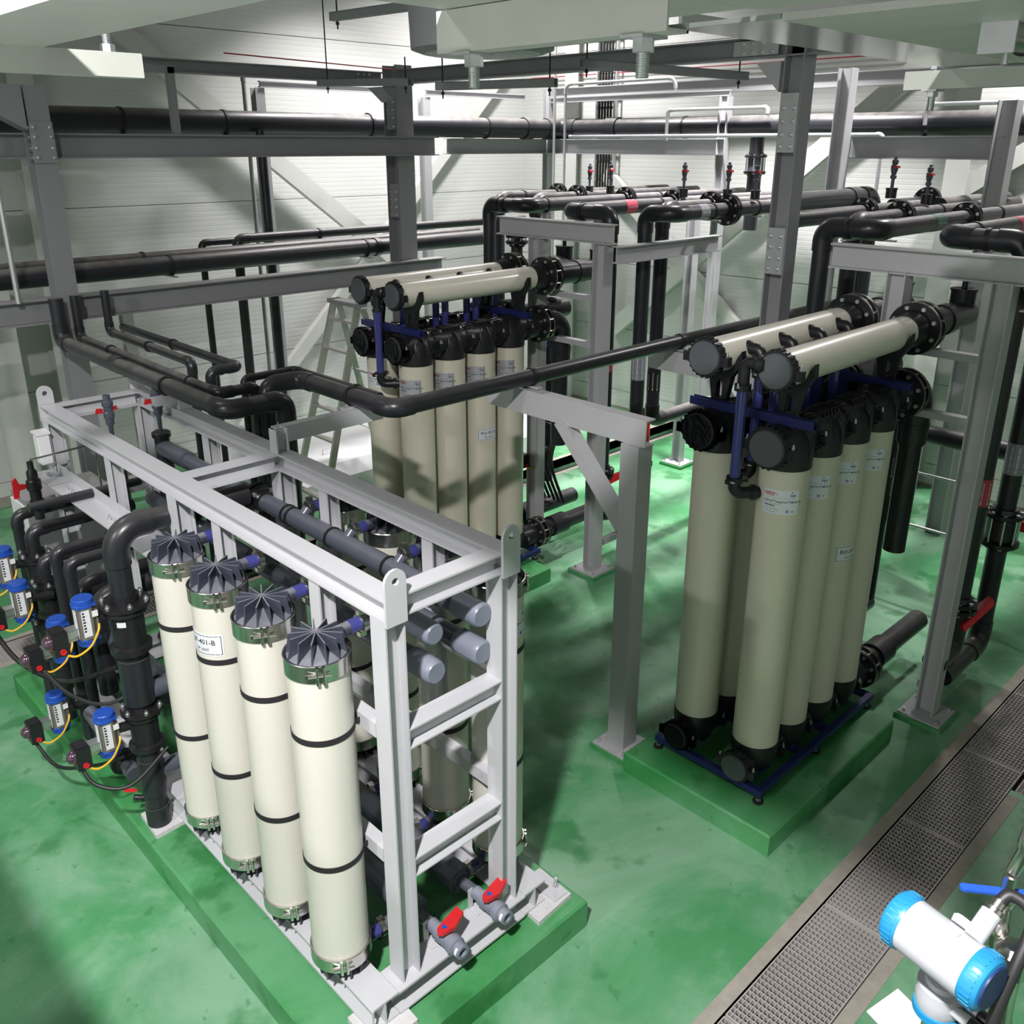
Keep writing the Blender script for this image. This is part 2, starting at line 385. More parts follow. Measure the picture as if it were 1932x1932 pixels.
lay_grates([.2, 1.2, 2.2], DL[0], DL[1]-DL[0], ['left floor drain grating panel cut by the left frame edge', 'left floor drain grating panel behind the blue capped valves', 'left floor drain grating panel hidden behind the skid'], 'gratings of the left floor drain')
lay_grates([BR[1]-.01], .19, BR[1]-BR[0], ['branch drain grating panel at the right edge of the picture'], None, RAD(90))

# concrete plinths
def plinth(x0, x1, y0, y1, h, label, cat='plinth'):
    c = .012
    mb = MB(); mb._add([(x0,y0,0),(x1,y0,0),(x1,y1,0),(x0,y1,0),(x0,y0,h-c),(x1,y0,h-c),(x1,y1,h-c),(x0,y1,h-c),(x0+c,y0+c,h),(x1-c,y0+c,h),(x1-c,y1-c,h),(x0+c,y1-c,h)],
        [(0,3,2,1),(0,1,5,4),(1,2,6,5),(2,3,7,6),(3,0,4,7),(4,5,9,8),(5,6,10,9),(6,7,11,10),(7,4,8,11),(8,9,10,11)])
    return solo(mb, 'concrete_plinth', M['pad'], label, cat, smooth=False)
plinth(1.417, 2.93, 2.427, 6.95, .178, 'long green painted concrete plinth under the near filter skid')
plinth(4.085, 5.76, 2.01, 3.12, .15, 'green concrete plinth with a bright lit side under the right filter rack')
plinth(4.085, 5.79, 5.42, 6.55, .15, 'shaded green concrete plinth under the middle filter rack')
# ------------------------------------------------------------------ near filter skid: steel frame
XF, XR, YN, YF, ZT = 1.87, 2.50, 2.64, 6.44, 2.33      # post lines, near and far end, top of frame
S = .1
sk = thing('skid_frame', 'pale grey welded steel frame of the near filter skid with four lifting lugs', 'frame', (2.185, 4.5, .2))
ZB0, ZB1 = .205, .345
for x in (1.70, 2.67):
    part(MB().hbeam((x, YN-.07, (ZB0+ZB1)/2), (x, YF+.12, (ZB0+ZB1)/2), .15, ZB1-ZB0), 'base_beam', M['skid'], sk)
for y in (YN, 4.5, YF):
    part(MB().hbeam((1.70+.077 if y == YN else 1.78, y, (ZB0+ZB1)/2-.0005), (2.67-.077, y, (ZB0+ZB1)/2-.0005), .15, ZB1-ZB0-.002), 'base_beam', M['skid'], sk)
part(MB().box(1.625, 1.632, YN-.078, YN-.07, ZB0, ZB1), 'end_plate', M['skid'], sk)
for x in (XF, XR):
    for y in (YN, 4.5, YF):
        part(MB().hbeam((x, y, ZB1), (x, y, ZT-S), S, S, up=(1,0,0), tf=.008, tw=.007), 'post', M['skid'], sk)
    for y in ((3.12, 4.02, 5.4)):
        part(MB().hbeam((x, y, ZT-S-.001), (x, y, 1.25), .08, .08, up=(1,0,0), tf=.008, tw=.007), 'hanger_post', M['skid'], sk)
    part(MB().hbeam((x, YN-.05, ZT-S/2), (x, YF+.05, ZT-S/2), S, S, tf=.009, tw=.008), 'top_beam', M['skid'], sk)
for y in (YN, 4.5, YF):
    part(MB().hbeam((XF+.05, y, ZT-S/2-.001), (XR-.05, y, ZT-S/2-.001), S, S-.002, tf=.009, tw=.008), 'cross_beam', M['skid'], sk)
for y in (YN, YF):
    for z in (1.64, .955):
        part(MB().hbeam((XF+.05, y, z), (XR-.05, y, z), S, S, tf=.008, tw=.007), 'brace', M['skid'], sk)
for x, sg in ((XF-.02, -1), (XR+.03, 1)):
    for z in (1.68, 1.02):
        part(MB().box(x-.03, x+.03, YN+.055, 4.44, z-.035, z+.035), 'strap_rail', M['skid'], sk)
def lug(x, y, sg):
    poly = [(x-.052, y, ZT-.115), (x+.052, y, ZT-.115), (x+.052, y, ZT+.075)]
    poly += [(x+.052*cos(a), y, ZT+.075+.052*sin(a)) for a in [pi*k/10 for k in range(1, 10)]] + [(x-.052, y, ZT+.075)]
    hole = [(x+.017*cos(2*pi*k/16), ZT+.075+.017*sin(2*pi*k/16)) for k in range(16)]
    # outline with a hole: ring of quads around the hole, rest by fan
    t = .014*sg; n = 16; mb = MB(); out = []
    for k in range(n):
        a = 2*pi*k/n; c_, s_ = cos(a), sin(a)
        if s_ >= -1e-6: out.append((x+.052*c_, ZT+.075+.052*s_))
        else:
            sc = min(.052/max(abs(c_), 1e-6), .19/max(-s_, 1e-6)); out.append((x+c_*sc, ZT+.075+s_*sc))
    out[11] = (x-.052, ZT-.115); out[13] = (x+.052, ZT-.115)
    vs = []
    for yy in (y, y+t): vs += [(a, yy, b) for a, b in out]+[(a, yy, b) for a, b in hole]
    fs = []
    for k in range(n):
        j = (k+1) % n
        fs += [(k, j, n+j, n+k), (2*n+k, 3*n+k, 3*n+j, 2*n+j), (k, 2*n+k, 2*n+j, j), (n+k, n+j, 3*n+j, 3*n+k)]
    mb._add(vs, fs); return mb
for x in (XF, XR):
    part(lug(x, YN-.052, -1), 'lifting_lug', M['skid'], sk); part(lug(x, YF+.052, 1), 'lifting_lug', M['skid'], sk)
# angle rail for the valve manifold at the far half, with bolts
rail = thing('support_angle', 'pale angle iron rail with bolts on the left side of the skid', 'bracket', (1.80, 5.4, 1.86))
part(MB().box(1.70, 1.84, 4.36, 6.5, 1.86, 1.868).box(1.833, 1.84, 4.36, 6.5, 1.868, 1.94), 'angle', M['skid'], rail)
bolt_me = mesh_of('bolt', MB().hexnut((0,0,0), (0,0,1), .012, .012).cyl((0,0,.012), (0,0,.03), .006, n=8), M['zinc'])
for y in (4.45, 4.55, 4.65, 5.2, 5.3, 5.9, 6.0, 6.35): inst(bolt_me, 'bolt', rail, V((1.76, y, 1.868))-rail.location)
# grout feet under the skid base
for x, y, lb in ((1.70, 2.60, 'at the near left skid corner'), (2.75, 2.62, 'at the near right skid corner'), (1.58, 4.60, 'under the thick black riser')):
    c = (x, y); gw = .12 if x < 2 else .13
    t = thing('grout_pad', 'rough white grout foot '+lb, 'grout pad', (x, y, .178))
    part(MB().prism([(x-gw,y-gw,.178),(x+gw,y-gw*.9,.178),(x+gw*1.1,y+gw,.178),(x-gw*.9,y+gw*1.05,.178)], (0,0,.027)), 'block', M['grout'], t, smooth=False)
    if x > 2:
        part(MB().box(x+.02, x+.12, y-.1, y+.1, .205, .213), 'foot_plate', M['skid'], t); part(MB().hexnut((x+.1, y-.03, .213), (0,0,1), .016, .02).cyl((x+.1, y-.03, .23), (x+.1, y-.03, .27), .009, n=8), 'anchor_bolt', M['zinc'], t)

# ------------------------------------------------------------------ filter modules of the skid
MX, MY, MP, MR = 1.685, 2.885, .432, .133
ZB, ZTOP = .45, 2.03
def skid_module(sign):
    """local origin on the module axis at floor level; sign=+1: ports face +X"""
    t = thing('filter_module', 'x', 'filter module')
    part(MB().cyl((0,0,ZB), (0,0,ZTOP), MR, n=40, caps=False), 'tube', M['uftube'], t)
    def cap(z, d):
        mb = MB(); mb.lathe((0,0,z), (0,0,d), [(0, MR*.97), (.01, MR*.95), (.02, MR*.8), (.034, MR*.45), (.045, .03)], 32)
        fin_top = .1
        for k in range(13):
            a = 2*pi*k/13+.12; e = V((cos(a), sin(a), 0)); n_ = V((-sin(a), cos(a), 0))*.0028
            poly = [(e*.006+V((0,0,z+d*fin_top))), (e*.112+V((0,0,z+d*(fin_top-.002)))), (e*.117+V((0,0,z+d*.06))), (e*.129+V((0,0,z+d*.006))), (e*.1+V((0,0,z+d*.004))), (e*.006+V((0,0,z+d*.03)))]
            mb.prism([p-n_ for p in poly], n_*2)
        mb.cyl((0,0,z+d*.05), (0,0,z+d*(fin_top+.002)), .012, n=10)
        return mb
    for z, d, nm in ((ZTOP+.005, 1, 'top_cap'), (ZB-.005, -1, 'bottom_cap')):
        co = part(cap(z, d), nm, M['rib'], t)
        pz = z+d*.052
        mb = MB().cyl((sign*.06, 0, pz), (sign*.165, 0, pz), .03, n=16)
        part(mb, 'port', M['rib'], co)
        part(MB().cyl((sign*.155, 0, pz), (sign*.215, 0, pz), .0325, n=18), 'sight_tube', M['clearblue'], t)
        cl = part(MB().lathe((sign*.207, 0, pz), (sign, 0, 0), [(0, .034), (.004, .043), (.03, .043), (.034, .034)], 20), 'coupling', M['steel'], t)
        for k in (1, -1):
            x0_ = .205 if sign > 0 else -.239
            part(MB().box(x0_, x0_+.034, -.012, .012, pz+min(k*.04, k*.062), pz+max(k*.04, k*.062)), 'coupling_lug', M['steel'], cl)
    for z0, z1, nm in ((ZTOP-.055, ZTOP+.018, 'top_clamp'), (ZB-.018, ZB+.05, 'bottom_clamp')):
        mb = MB().lathe((0,0,z0), (0,0,1), [(0, MR+.004), (0, MR+.009), (z1-z0, MR+.009), (z1-z0, MR+.002)], 44, caps=False)
        mb.torus((0,0,z1), (0,0,1), MR+.006, .004, 44, 6)
        co = part(mb, nm, M['steel'], t)
        a = RAD(242) if sign > 0 else RAD(-40)
        e = V((cos(a), sin(a), 0)); n_ = V((-sin(a), cos(a), 0)); zc = (z0+z1)/2
        mb = MB()
        for k in (-1, 1): mb.cyl(e*(MR+.016)+n_*.013*k+V((0,0,z0-.004)), e*(MR+.016)+n_*.013*k+V((0,0,z1+.004)), .0075, n=10)
        mb.cyl(e*(MR+.018)-n_*.05+V((0,0,zc)), e*(MR+.018)+n_*.045+V((0,0,zc)), .005, n=8)
        mb.obox(e*(MR+.012)-n_*.038+V((0,0,zc)), n_*.022, V((0,0,.009)), e*.003)
        part(mb, 'latch', M['steel'], co)
    for z in (1.68, 1.02):
        mb = MB().lathe((0,0,z-.014), (0,0,1), [(0, MR+.0005), (0, MR+.003), (.028, MR+.003), (.028, MR+.0005)], 44, caps=False)
        a = RAD(-20) if sign > 0 else RAD(200)
        mb.obox((sign*(MR+.012), -.075, z), (.035, sign*.0, 0), (0, .0015, 0), (0, 0, .014))
        part(mb, 'strap', M['strap'], t)
    return t
front_lb = ['cream filter module at the near corner of the skid, largest in the picture', 'second cream filter module of the skid from the near corner', 'cream filter module of the skid carrying the UF tag', 'fourth cream filter module of the skid, beside the thick black riser']
pf = skid_module(1); pf.location = (MX, MY, 0); pf['label'] = front_lb[0]; pf['group'] = 'front row of skid filter modules'
fm = [pf]+[copy_tree(pf, None, (MX, MY+MP*i, 0), None, front_lb[i]) for i in (1, 2, 3)]
rear_lb = ['cream filter module behind the near right skid post, rear row', 'second rear row filter module of the skid, seen between the two near posts', 'third rear row filter module of the skid, under the far top beam', 'fourth rear row filter module of the skid, mostly hidden behind the top beam']
pr = skid_module(-1); pr.location = (2.68, MY-.02, 0); pr['label'] = rear_lb[0]; pr['group'] = 'rear row of skid filter modules'
rm = [pr]+[copy_tree(pr, None, (2.68, MY-.02+MP*i, 0), None, rear_lb[i]) for i in (1, 2, 3)]

def product_label(parent, c, r, zt, a_mid, model, full=True):
    """white maker's sticker with logo, title, fine print and marks; zt is the top edge"""
    wd, ht = .205, .145; a0 = a_mid-wd/2/r; a1 = a_mid+wd/2/r; g = r+.0018
    st = part(MB().patch(c, r+.0004, zt-ht, zt, a0, a1), 'sticker', M['paper'], parent)
    red = MB()
    lw = .062; la = a0+.012/r
    vs, fs = text_verts('DUPONT', 1., .03); w_ = max(a for a, b in vs)
    out = []
    for a, b in vs:
        q = a/w_*2-1; sc = sqrt(max(.12, 1-.55*q*q)); out.append((a/w_*lw, (b/.7-.5)*.024*sc))
    red._add([V(c)+V((cos(la+a/r)*g, sin(la+a/r)*g, zt-.026+b)) for a, b in out], fs)
    for q in (-.006, lw+.006):
        red._add([V(c)+V((cos(la+(q+dx)/r)*g, sin(la+(q+dx)/r)*g, zt-.026+dz)) for dx, dz in ((-.003,0),(0,-.006),(.003,0),(0,.006))], [(0,1,2,3)])
    part(red, 'logo', M['redink'], st)
    bl = MB(); text_cyl(bl, 'inge', .022, c, g, zt-.034, a1-.052/r, .02)
    for q, h in ((.012, .016), (.006, .009), (-.002, .004)): bl.patch(c, g-.0004, zt-.018+h*.4, zt-.018+h*.4+.003, a1-(.04+q/2)/r, a1-(.04-q/2)/r, 2, t=.0003)
    bl.torus(V(c)+V((cos(a1-.06/r)*g, sin(a1-.06/r)*g, zt-ht+.02)), (cos(a1-.06/r), sin(a1-.06/r), 0), .0065, .0022, 14, 5)
    part(bl, 'blue_mark', M['blueink'], st)
    bk = MB(); text_cyl(bk, model, .0165, c, g, zt-.074, a0+.01/r, .018, squeeze=.92)
    bk.patch(c, g-.0004, zt-.098, zt-.093, a0+.012/r, a0+.075/r, 4, t=.0004)
    text_cyl(bk, 'CE', .013, c, g, zt-ht+.016, a1-.04/r, .02)
    part(bk, 'title', M['ink'], st)
    gy = MB(); gy.patch(c, g-.0004, zt-.049, zt-.047, a0+.008/r, a1-.012/r, 8, t=.0004)
    for k in range(4): gy.patch(c, g-.0004, zt-ht+.010+.0075*k, zt-ht+.0122+.0075*k, a0+.008/r, a0+(.085+.012*(k % 3))/r, 4, t=.0004)
    gy.patch(c, g-.0004, zt-.0865, zt-.083, a0+.012/r, a0+.1/r, 4, t=.0004)
    part(gy, 'fine_print', M['inkgrey'], st)
    return st
def tag_label(parent, c, r, zt, a_mid, l1, l2):
    wd, ht = .22, .115; a0 = a_mid-wd/2/r; a1 = a_mid+wd/2/r; g = r+.0018
    st = part(MB().patch(c, r+.0004, zt-ht, zt, a0, a1), 'tag', M['paper'], parent)
    mb = MB(); text_cyl(mb, l1, .038, c, g, zt-.055, a_mid, .012, 'center'); text_cyl(mb, l2, .021, c, g, zt-.09, a_mid, .012, 'center')
    for z in (zt-.011, zt-ht+.008): mb.patch(c, g-.0004, z, z+.003, a0+.008/r, a1-.008/r, 10, t=.0004)
    for a in (a0+.008/r, a1-.011/r): mb.patch(c, g-.0004, zt-ht+.008, zt-.008, a, a+.003/r, 1, t=.0004)
    part(mb, 'lettering', M['ink'], st)
tag_label(fm[2], V((MX, MY+2*MP, 0)), MR, 1.83, RAD(196), 'UF-401-B', 'UF UNIT')
product_label(rm[0], V((2.68, MY-.02, 0)), MR, 1.90, RAD(268), 'DuPont\u2122 L 0.9 MB 60 WT')
for m_ in (fm[2], rm[0]):
    pass
# ------------------------------------------------------------------ filter racks (right one and middle one)
RP, RROW, RR = .356, .45, .142          # module pitch, row spacing, tube radius
RZB, RZT, RZH, RZM = .455, 2.30, 2.44, 2.87   # tube bottom, tube top, head port axis, manifold axis
cbolt = mesh_of('clamp_bolt', MB().hexnut((0,0,0), (0,0,1), .009, .013).cyl((0,0,.012), (0,0,.028), .005, n=8), M['zinc'])
def ring_teeth(mb, c, d, r, w_, n=22):
    mb.lathe(c, d, [(0, r), (w_, r)], 28)
    u, q = perp(V(d))
    for k in range(n):
        a = 2*pi*k/n; e = u*cos(a)+q*sin(a); mb.obox(V(c)+V(d).normalized()*w_/2+e*(r+.002), V(d).normalized()*w_*.42, u.cross(V(d)).normalized()*0+(V(d).normalized().cross(e))*.006, e*.006)
    return mb
def end_cap(parent, c, r, nm='end_cap'):
    """closing cap facing -X with toothed clamp ring and two bolted ears"""
    c = V(c); o = part(MB().lathe(c, (-1,0,0), [(0, r*.98), (.055, r*.98), (.062, r*.93), (.062, 0.001)], 32), nm, M['capgrey'], parent)
    mb = ring_teeth(MB(), c+V((-.046,0,0)), (1,0,0), r*1.1, .05)
    for k in (-1, 1):
        mb.box(c.x-.04, c.x, c.y+k*r*1.08-.012, c.y+k*r*1.08+.012+k*.03, c.z-.035, c.z+.02) if k > 0 else mb.box(c.x-.04, c.x, c.y-r*1.08-.042, c.y-r*1.08+.012, c.z-.035, c.z+.02)
    part(mb, 'clamp_ring', M['fit'], o)
    for k in (-1, 1): inst(cbolt, 'clamp_bolt', o, V((c.x-.02, c.y+k*(r*1.08+.025), c.z+.02))-wloc(o))
    return o
def head_mesh(top):
    mb = MB(); s = 1 if top else -1; z0 = RZT if top else RZB; zp = RZH if top else .33
    h = abs(zp-z0)
    R0 = RR+.004; mb.lathe((0,0,z0-.004*s), (0,0,s), [(0, R0), (h*.55, R0), (h*.9, R0*.96), (h*1.25, R0*.86), (h*1.6, R0*.6), (h*1.75, R0*.3)], 32)
    for k in range(10 if top else 0):
        a = 2*pi*k/10+.3; e = V((cos(a), sin(a), 0)); n_ = V((-sin(a), cos(a), 0))*.006
        mb.prism([e*(R0-.01)+V((0,0,z0+h*.35))-n_, e*(R0+.004)+V((0,0,z0+h*.62))-n_, e*(R0*.98)+V((0,0,z0+h*1.15))-n_, e*(R0*.7)+V((0,0,z0+h*1.6))-n_, e*(R0*.5)+V((0,0,z0+h*1.2))-n_], n_*2)
    rp = .112 if top else .085
    mb.lathe((-.178,0,zp), (1,0,0), [(0, rp), (.356, rp)], 28)
    if top:
        for k in range(5):
            x = -.08+.04*k; mb.prism([(x-.004, -.1, zp-.03), (x-.004, -.06, zp+rp+.012), (x-.004, .06, zp+rp+.012), (x-.004, .1, zp-.03)], (.008, 0, 0))
        for y in (-.05, .05): mb.prism([(-.11, y-.004, zp+.04), (-.07, y-.004, zp+rp+.01), (.07, y-.004, zp+rp+.01), (.11, y-.004, zp+.04)], (0, .008, 0))
    return mb
def ring_mesh(top):
    zp = RZH if top else .33; rp = .112 if top else .085
    mb = ring_teeth(MB(), (.152,0,zp), (1,0,0), rp+.008, .052)
    for k in (-1, 1): mb.box(.16, .195, k*(rp+.02)-.016, k*(rp+.02)+.016, zp-.04, zp+.01)
    return mb
def rack_module():
    t = thing('membrane_module', 'x', 'filter module')
    part(MB().cyl((0,0,RZB), (0,0,RZT), RR, n=44, caps=False), 'tube', M['cream'], t)
    th = part(head_mesh(True), 'top_head', M['fit'], t); part(ring_mesh(True), 'clamp_ring', M['fit'], th)
    bh = part(head_mesh(False), 'bottom_head', M['fit'], t); part(ring_mesh(False), 'clamp_ring', M['fit'], bh)
    for hd, zp, rp in ((th, RZH, .112), (bh, .33, .085)):
        for k in (-1, 1): inst(cbolt, 'clamp_bolt', hd, (.178, k*(rp+.022), zp+.01))
    return t
def saddle(x, y, z0, zc, r):
    """Y-shaped cradle with a slot, in the plane X=x"""
    n = 9; L_ = []; Rr = []
    out = []
    for k in range(n):                      # inner cup, left tip to right tip
        a = pi+.15+(pi-.3)*k/(n-1); out.append((y+(r+.002)*cos(a), zc+(r+.002)*sin(a)))
    cup = out
    o2 = [(y+r+.03, zc+.03), (y+r+.034, zc-.04), (y+.075, zc-r-.03), (y+.05, z0+.06), (y+.05, z0)]
    lo = [(y-.05, z0), (y-.05, z0+.06), (y-.075, zc-r-.03), (y-r-.034, zc-.04), (y-r-.03, zc+.03)]
    mb = MB()
    # strips between cup and outer contour, with an oval slot left open in the stem
    mb.prism([(x, *p) for p in cup[:5]+[(y, zc-r-.045)]+lo[2:]], (.045, 0, 0)); mb.prism([(x, *p) for p in cup[4:]+o2[:3]+[(y, zc-r-.045)]], (.045, 0, 0))
    for s in (-1, 1): mb.prism([(x, y+s*.075, zc-r-.03), (x, y+s*.0, zc-r-.045), (x, y+s*.02, zc-r-.075), (x, y+s*.02, z0+.035), (x, y+s*.05, z0+.03)][::s], (.045, 0, 0))
    mb.box(x, x+.045, y-.05, y+.05, z0, z0+.035)
    return mb
def flange_set(parent, c, d, r, n=8, steel=True, gap=.05, pipe_r=None, th=.024):
    """pair of bolted flanges round a pipe at c along d: one flange object with bolts under it"""
    c = V(c); d = V(d).normalized(); out = []
    u, q = perp(d)
    for k, s in enumerate((-1, 1)):
        p = c+d*s*gap/2
        fo = part(MB().lathe(p, d*s, [(0, r), (th, r), (th, r*.72), (th+.035, r*.66), (th+.035, r*.5)], 32), 'flange', M['iron'], parent)
        if steel: part(MB().lathe(p-d*s*.006, d*s, [(0, r*1.01), (.006, r*1.01)], 32), 'gasket_ring', M['steel'], fo)
        out.append(fo)
    if (r, gap, th) not in _fb:
        _fb[(r, gap, th)] = mesh_of('flange_bolt', MB().cyl((0,0,-gap/2-th-.012), (0,0,gap/2+th+.012), .0075, n=8).hexnut((0,0,gap/2+th), (0,0,1), .0145, .014).hexnut((0,0,-gap/2-th-.014), (0,0,1), .0145, .014), M['zinc'])
    me = _fb[(r, gap, th)]; rot = d.to_track_quat('Z', 'Y'); pl = wloc(parent)
    for i in range(n):
        a = 2*pi*(i+.5)/n; inst(me, 'bolt', parent, c+(u*cos(a)+q*sin(a))*r*.83-pl, rot)
    return out
_fb = {}

proto_mod = rack_module(); mod_used = [False]
def make_rack(ox, oy, where, tagtxt, module_labels, rear_lbs):
    O = V((ox, oy, 0)); W = lambda x, y, z: (ox+x, oy+y, z)
    grp = 'filter modules of the '+where+' rack'; mods = []
    for row in (0, 1):
        for i in range(4):
            lb = (module_labels if row == 0 else rear_lbs)[i]
            if not mod_used[0]: m_ = proto_mod; mod_used[0] = True; m_.location = W(i*RP, row*RROW, 0); m_['label'] = lb; m_['group'] = grp
            else: m_ = copy_tree(proto_mod, None, W(i*RP, row*RROW, 0), None, lb, grp)
            mods.append(m_)
            if i == 0:
                end_cap(m_, W(-.178, row*RROW, RZH), .108); end_cap(m_, W(-.178, row*RROW, .33), .088)
    for i in range(4): product_label(mods[i], W(i*RP, 0, 0), RR, 2.185, RAD(206), 'DuPont\u2122 IntegraTec\u2122 MB 80 TR')
    tag_label(mods[2], W(2*RP, 0, 0), RR, 1.62, RAD(262), tagtxt, 'RO UNIT')
    # base frame
    b = thing('module_skid', 'dark blue steel base frame with levelling feet under the '+where+' rack', 'frame', W(.53, .22, .15))
    for y in (-.17, RROW+.15): part(MB().box(ox-.21, ox+3*RP+.26, oy+y-.02, oy+y+.02, .2, .245), 'rail', M['blue'], b)
    for x in (-.19, .36, .71, 3*RP+.24): part(MB().box(ox+x-.02, ox+x+.02, oy-.15, oy+RROW+.13, .201, .244), 'cross_rail', M['blue'], b)
    for x in (-.19, .52, 3*RP+.2):
        for y in (-.17, RROW+.15):
            f = part(MB().cyl(W(x, y, .15), W(x, y, .162), .034, n=16).cyl(W(x, y, .162), W(x, y, .2), .012, n=10), 'levelling_foot', M['rubber'], b); part(MB().hexnut(W(x, y, .165), (0,0,1), .018, .014), 'foot_nut', M['zinc'], f)
    for i in range(4):
        for y in (0, RROW): part(MB().box(ox+i*RP-.05, ox+i*RP+.05, oy+y-.1, oy+y+.1, .2445, .262), 'module_seat', M['blue'], b)
    # top manifolds, one over each row
    side = ['near row', 'far row']
    for row in (0, 1):
        y = row*RROW; t = thing('manifold_pipe', 'ivory horizontal manifold pipe on top of the '+where+' rack, '+side[row], 'pipe', W(.5, y, RZM), 'ivory manifolds')
        part(MB().cyl(W(-.16, y, RZM), W(1.34, y, RZM), .102, n=36), 'pipe_body', M['white_tube'], t)
        end_cap(t, W(-.17, y, RZM), .100)
        part(MB().lathe(W(1.335, y, RZM), (1,0,0), [(0, .108), (.05, .112), (.1, .118), (.16, .118)], 30), 'reducer', M['fit'], t)
        flange_set(t, W(1.55, y, RZM), (1,0,0), .172, 8, True, .07)
        part(MB().cyl(W(1.49, y, RZM), W(1.62, y, RZM), .1, n=24), 'spool', M['iron'], t)
        part(MB().cyl(W(1.6, y, RZM), W(2.35, y, RZM), .098, n=28), 'header_stub', M['black'], t); part(MB().lathe(W(1.93, y, RZM), (1,0,0), [(0, .1), (0, .108), (.1, .108), (.1, .1)], 28, caps=False), 'sleeve', M['black'], t)
        part(MB().cyl(W(2.28, y, RZM), W(2.28, y, RZM+.17), .085, n=24).cyl(W(2.28, y, RZM+.17), W(2.28, y, RZM+.185), .092, n=24), 'riser_stub', M['black'], t)
        part(MB().cyl(W(2.28, y, RZM+.185), W(2.28, y, RZM+.27), .02, n=12).lathe(W(2.28, y, RZM+.24), (0,0,1), [(0, .03), (.02, .034), (.05, .034), (.06, .026), (.09, .026), (.1, .018)], 14), 'vent_fitting', M['black'], t)
        part(MB().box(ox+2.26, ox+2.30, oy+y-.07, oy+y-.03, RZM+.26, RZM+.28), 'vent_handle', M['red'], t)
        # lower header of the heads
        t = thing('header_pipe', 'black upper outlet flange behind the '+where+' rack, '+side[row], 'pipe', W(1.3, y, RZH), 'upper head outlets')
        part(MB().lathe(W(3*RP+.18, y, RZH), (1,0,0), [(0, .112), (.03, .118), (.14, .118)], 30), 'adaptor', M['fit'], t)
        flange_set(t, W(1.47, y, RZH), (1,0,0), .168, 8, True, .06)
        part(MB().cyl(W(1.42, y, RZH), W(1.53, y, RZH), .098, n=24), 'spool', M['iron'], t)
        if row == 0: part(MB().sweep([W(1.5, y, RZH), W(1.62, y, RZH)]+[W(1.62+.14*sin(a), y, RZH-.14*(1-cos(a))) for a in [pi/2*k/8 for k in range(1, 9)]]+[W(1.76, y, RZH-.4)], .1, 24), 'bend', M['black'], t); part(MB().cyl(W(1.76, y, RZH-.4), W(1.76, y, 1.2), .078, n=24), 'downpipe', M['black'], t); part(MB().lathe(W(1.76, y, RZH-.42), (0,0,1), [(0, .09), (.16, .108)], 24), 'socket', M['black'], t)
        else: part(MB().cyl(W(1.5, y, RZH), W(2.3, y, RZH), .095, n=24), 'stub', M['black'], t)
        # bottom header
        t = thing('header_pipe', 'black lower outlet flange behind the '+where+' rack, '+side[row], 'pipe', W(1.3, y, .33), 'lower head outlets')
        part(MB().lathe(W(3*RP+.18, y, .33), (1,0,0), [(0, .09), (.05, .1), (.14, .1)], 28), 'adaptor', M['fit'], t)
        flange_set(t, W(1.47, y, .33), (1,0,0), .15, 8, True, .07)
        part(MB().cyl(W(1.4, y, .33), W(1.55, y, .33), .08, n=24), 'spool', M['iron'], t)
        part(MB().cyl(W(1.53, y, .33), W(2.5, y, .33), .082, n=24), 'stub', M['black'], t)
        part(MB().lathe(W(1.66, y, .33), (1,0,0), [(0, .083), (0, .105), (.2, .105), (.2, .083)], 28), 'socket', M['black'], t)
    # blue crossbars with cradles
    for x, nm in ((-.075, 'front'), (1.14, 'rear')):
        t = thing('cradle_bar', 'navy blue crossbar with black pipe cradles at the '+nm+' of the '+where+' rack', 'bracket', W(x, .22, 2.56), 'crossbars of the '+where+' rack')
        part(MB().channel(W(x, -.19, 2.575), W(x, RROW+.16, 2.575), .05, .045, (0,0,1), .005), 'bar', M['blue'], t)
        for y in (0, RROW): part(saddle(ox+x+.03, oy+y, 2.575, RZM, .1022), 'cradle', M['fit'], t)
    # clear blue risers with elbows
    for i in range(4):
        for row in (0, 1):
            if row == 1 and i == 0: pass
            px = i*RP-.23 if row == 0 else i*RP+.10
            py = RROW/2-.045 if row == 0 else RROW/2+.05
            t = thing('riser_tube', ('clear blue riser with black elbows at the front end of the '+where+' rack' if (i, row) == (0, 0) else 'clear blue riser tube inside the %s rack, %s, %s' % (where, ['first', 'second', 'third', 'last'][i], ['near side', 'far side'][row])), 'pipe', W(px, py, 2.1), 'clear blue risers of the '+where+' rack')
            zl_ = 2.13; ys = 1 if row else -1
            part(MB().cyl(W(px, py, zl_+.09), W(px, py, RZM-.1), .031, n=20), 'tube', M['clearblue'], t)
            ex = i*RP-px
            # upper elbow to the manifold
            yt = py+ys*.06
            part(MB().sweep([W(px, py, RZM-.13), W(px, py, RZM-.02)]+[W(px, py+ys*.045*(1-cos(a)), RZM-.02+.045*sin(a)) for a in [pi/2*k/6 for k in range(1, 7)]]+[W(px, py+ys*.12, RZM+.025)], .033, 16), 'upper_elbow', M['fit'], t)
            up_ = part(MB().lathe(W(px, py, RZM-.135), (0,0,1), [(0, .036), (0, .046), (.035, .046), (.035, .036)], 20), 'upper_clamp', M['fit'], t)
            inst(cbolt, 'clamp_nut', up_, V(W(px-.05, py-.0, RZM-.115))-wloc(up_))
            part(MB().lathe(W(px, py+ys*.07, RZM+.025), (0, ys, 0), [(0, .034), (.012, .044), (.03, .044), (.04, .034)], 18), 'union', M['fit'], t)
            # lower elbow to the module side port
            dirv = (V(W(i*RP, row*RROW, zl_))-V(W(px, py, zl_))); dirv.z = 0; dn = dirv.normalized(); ln = dirv.length-RR+.01
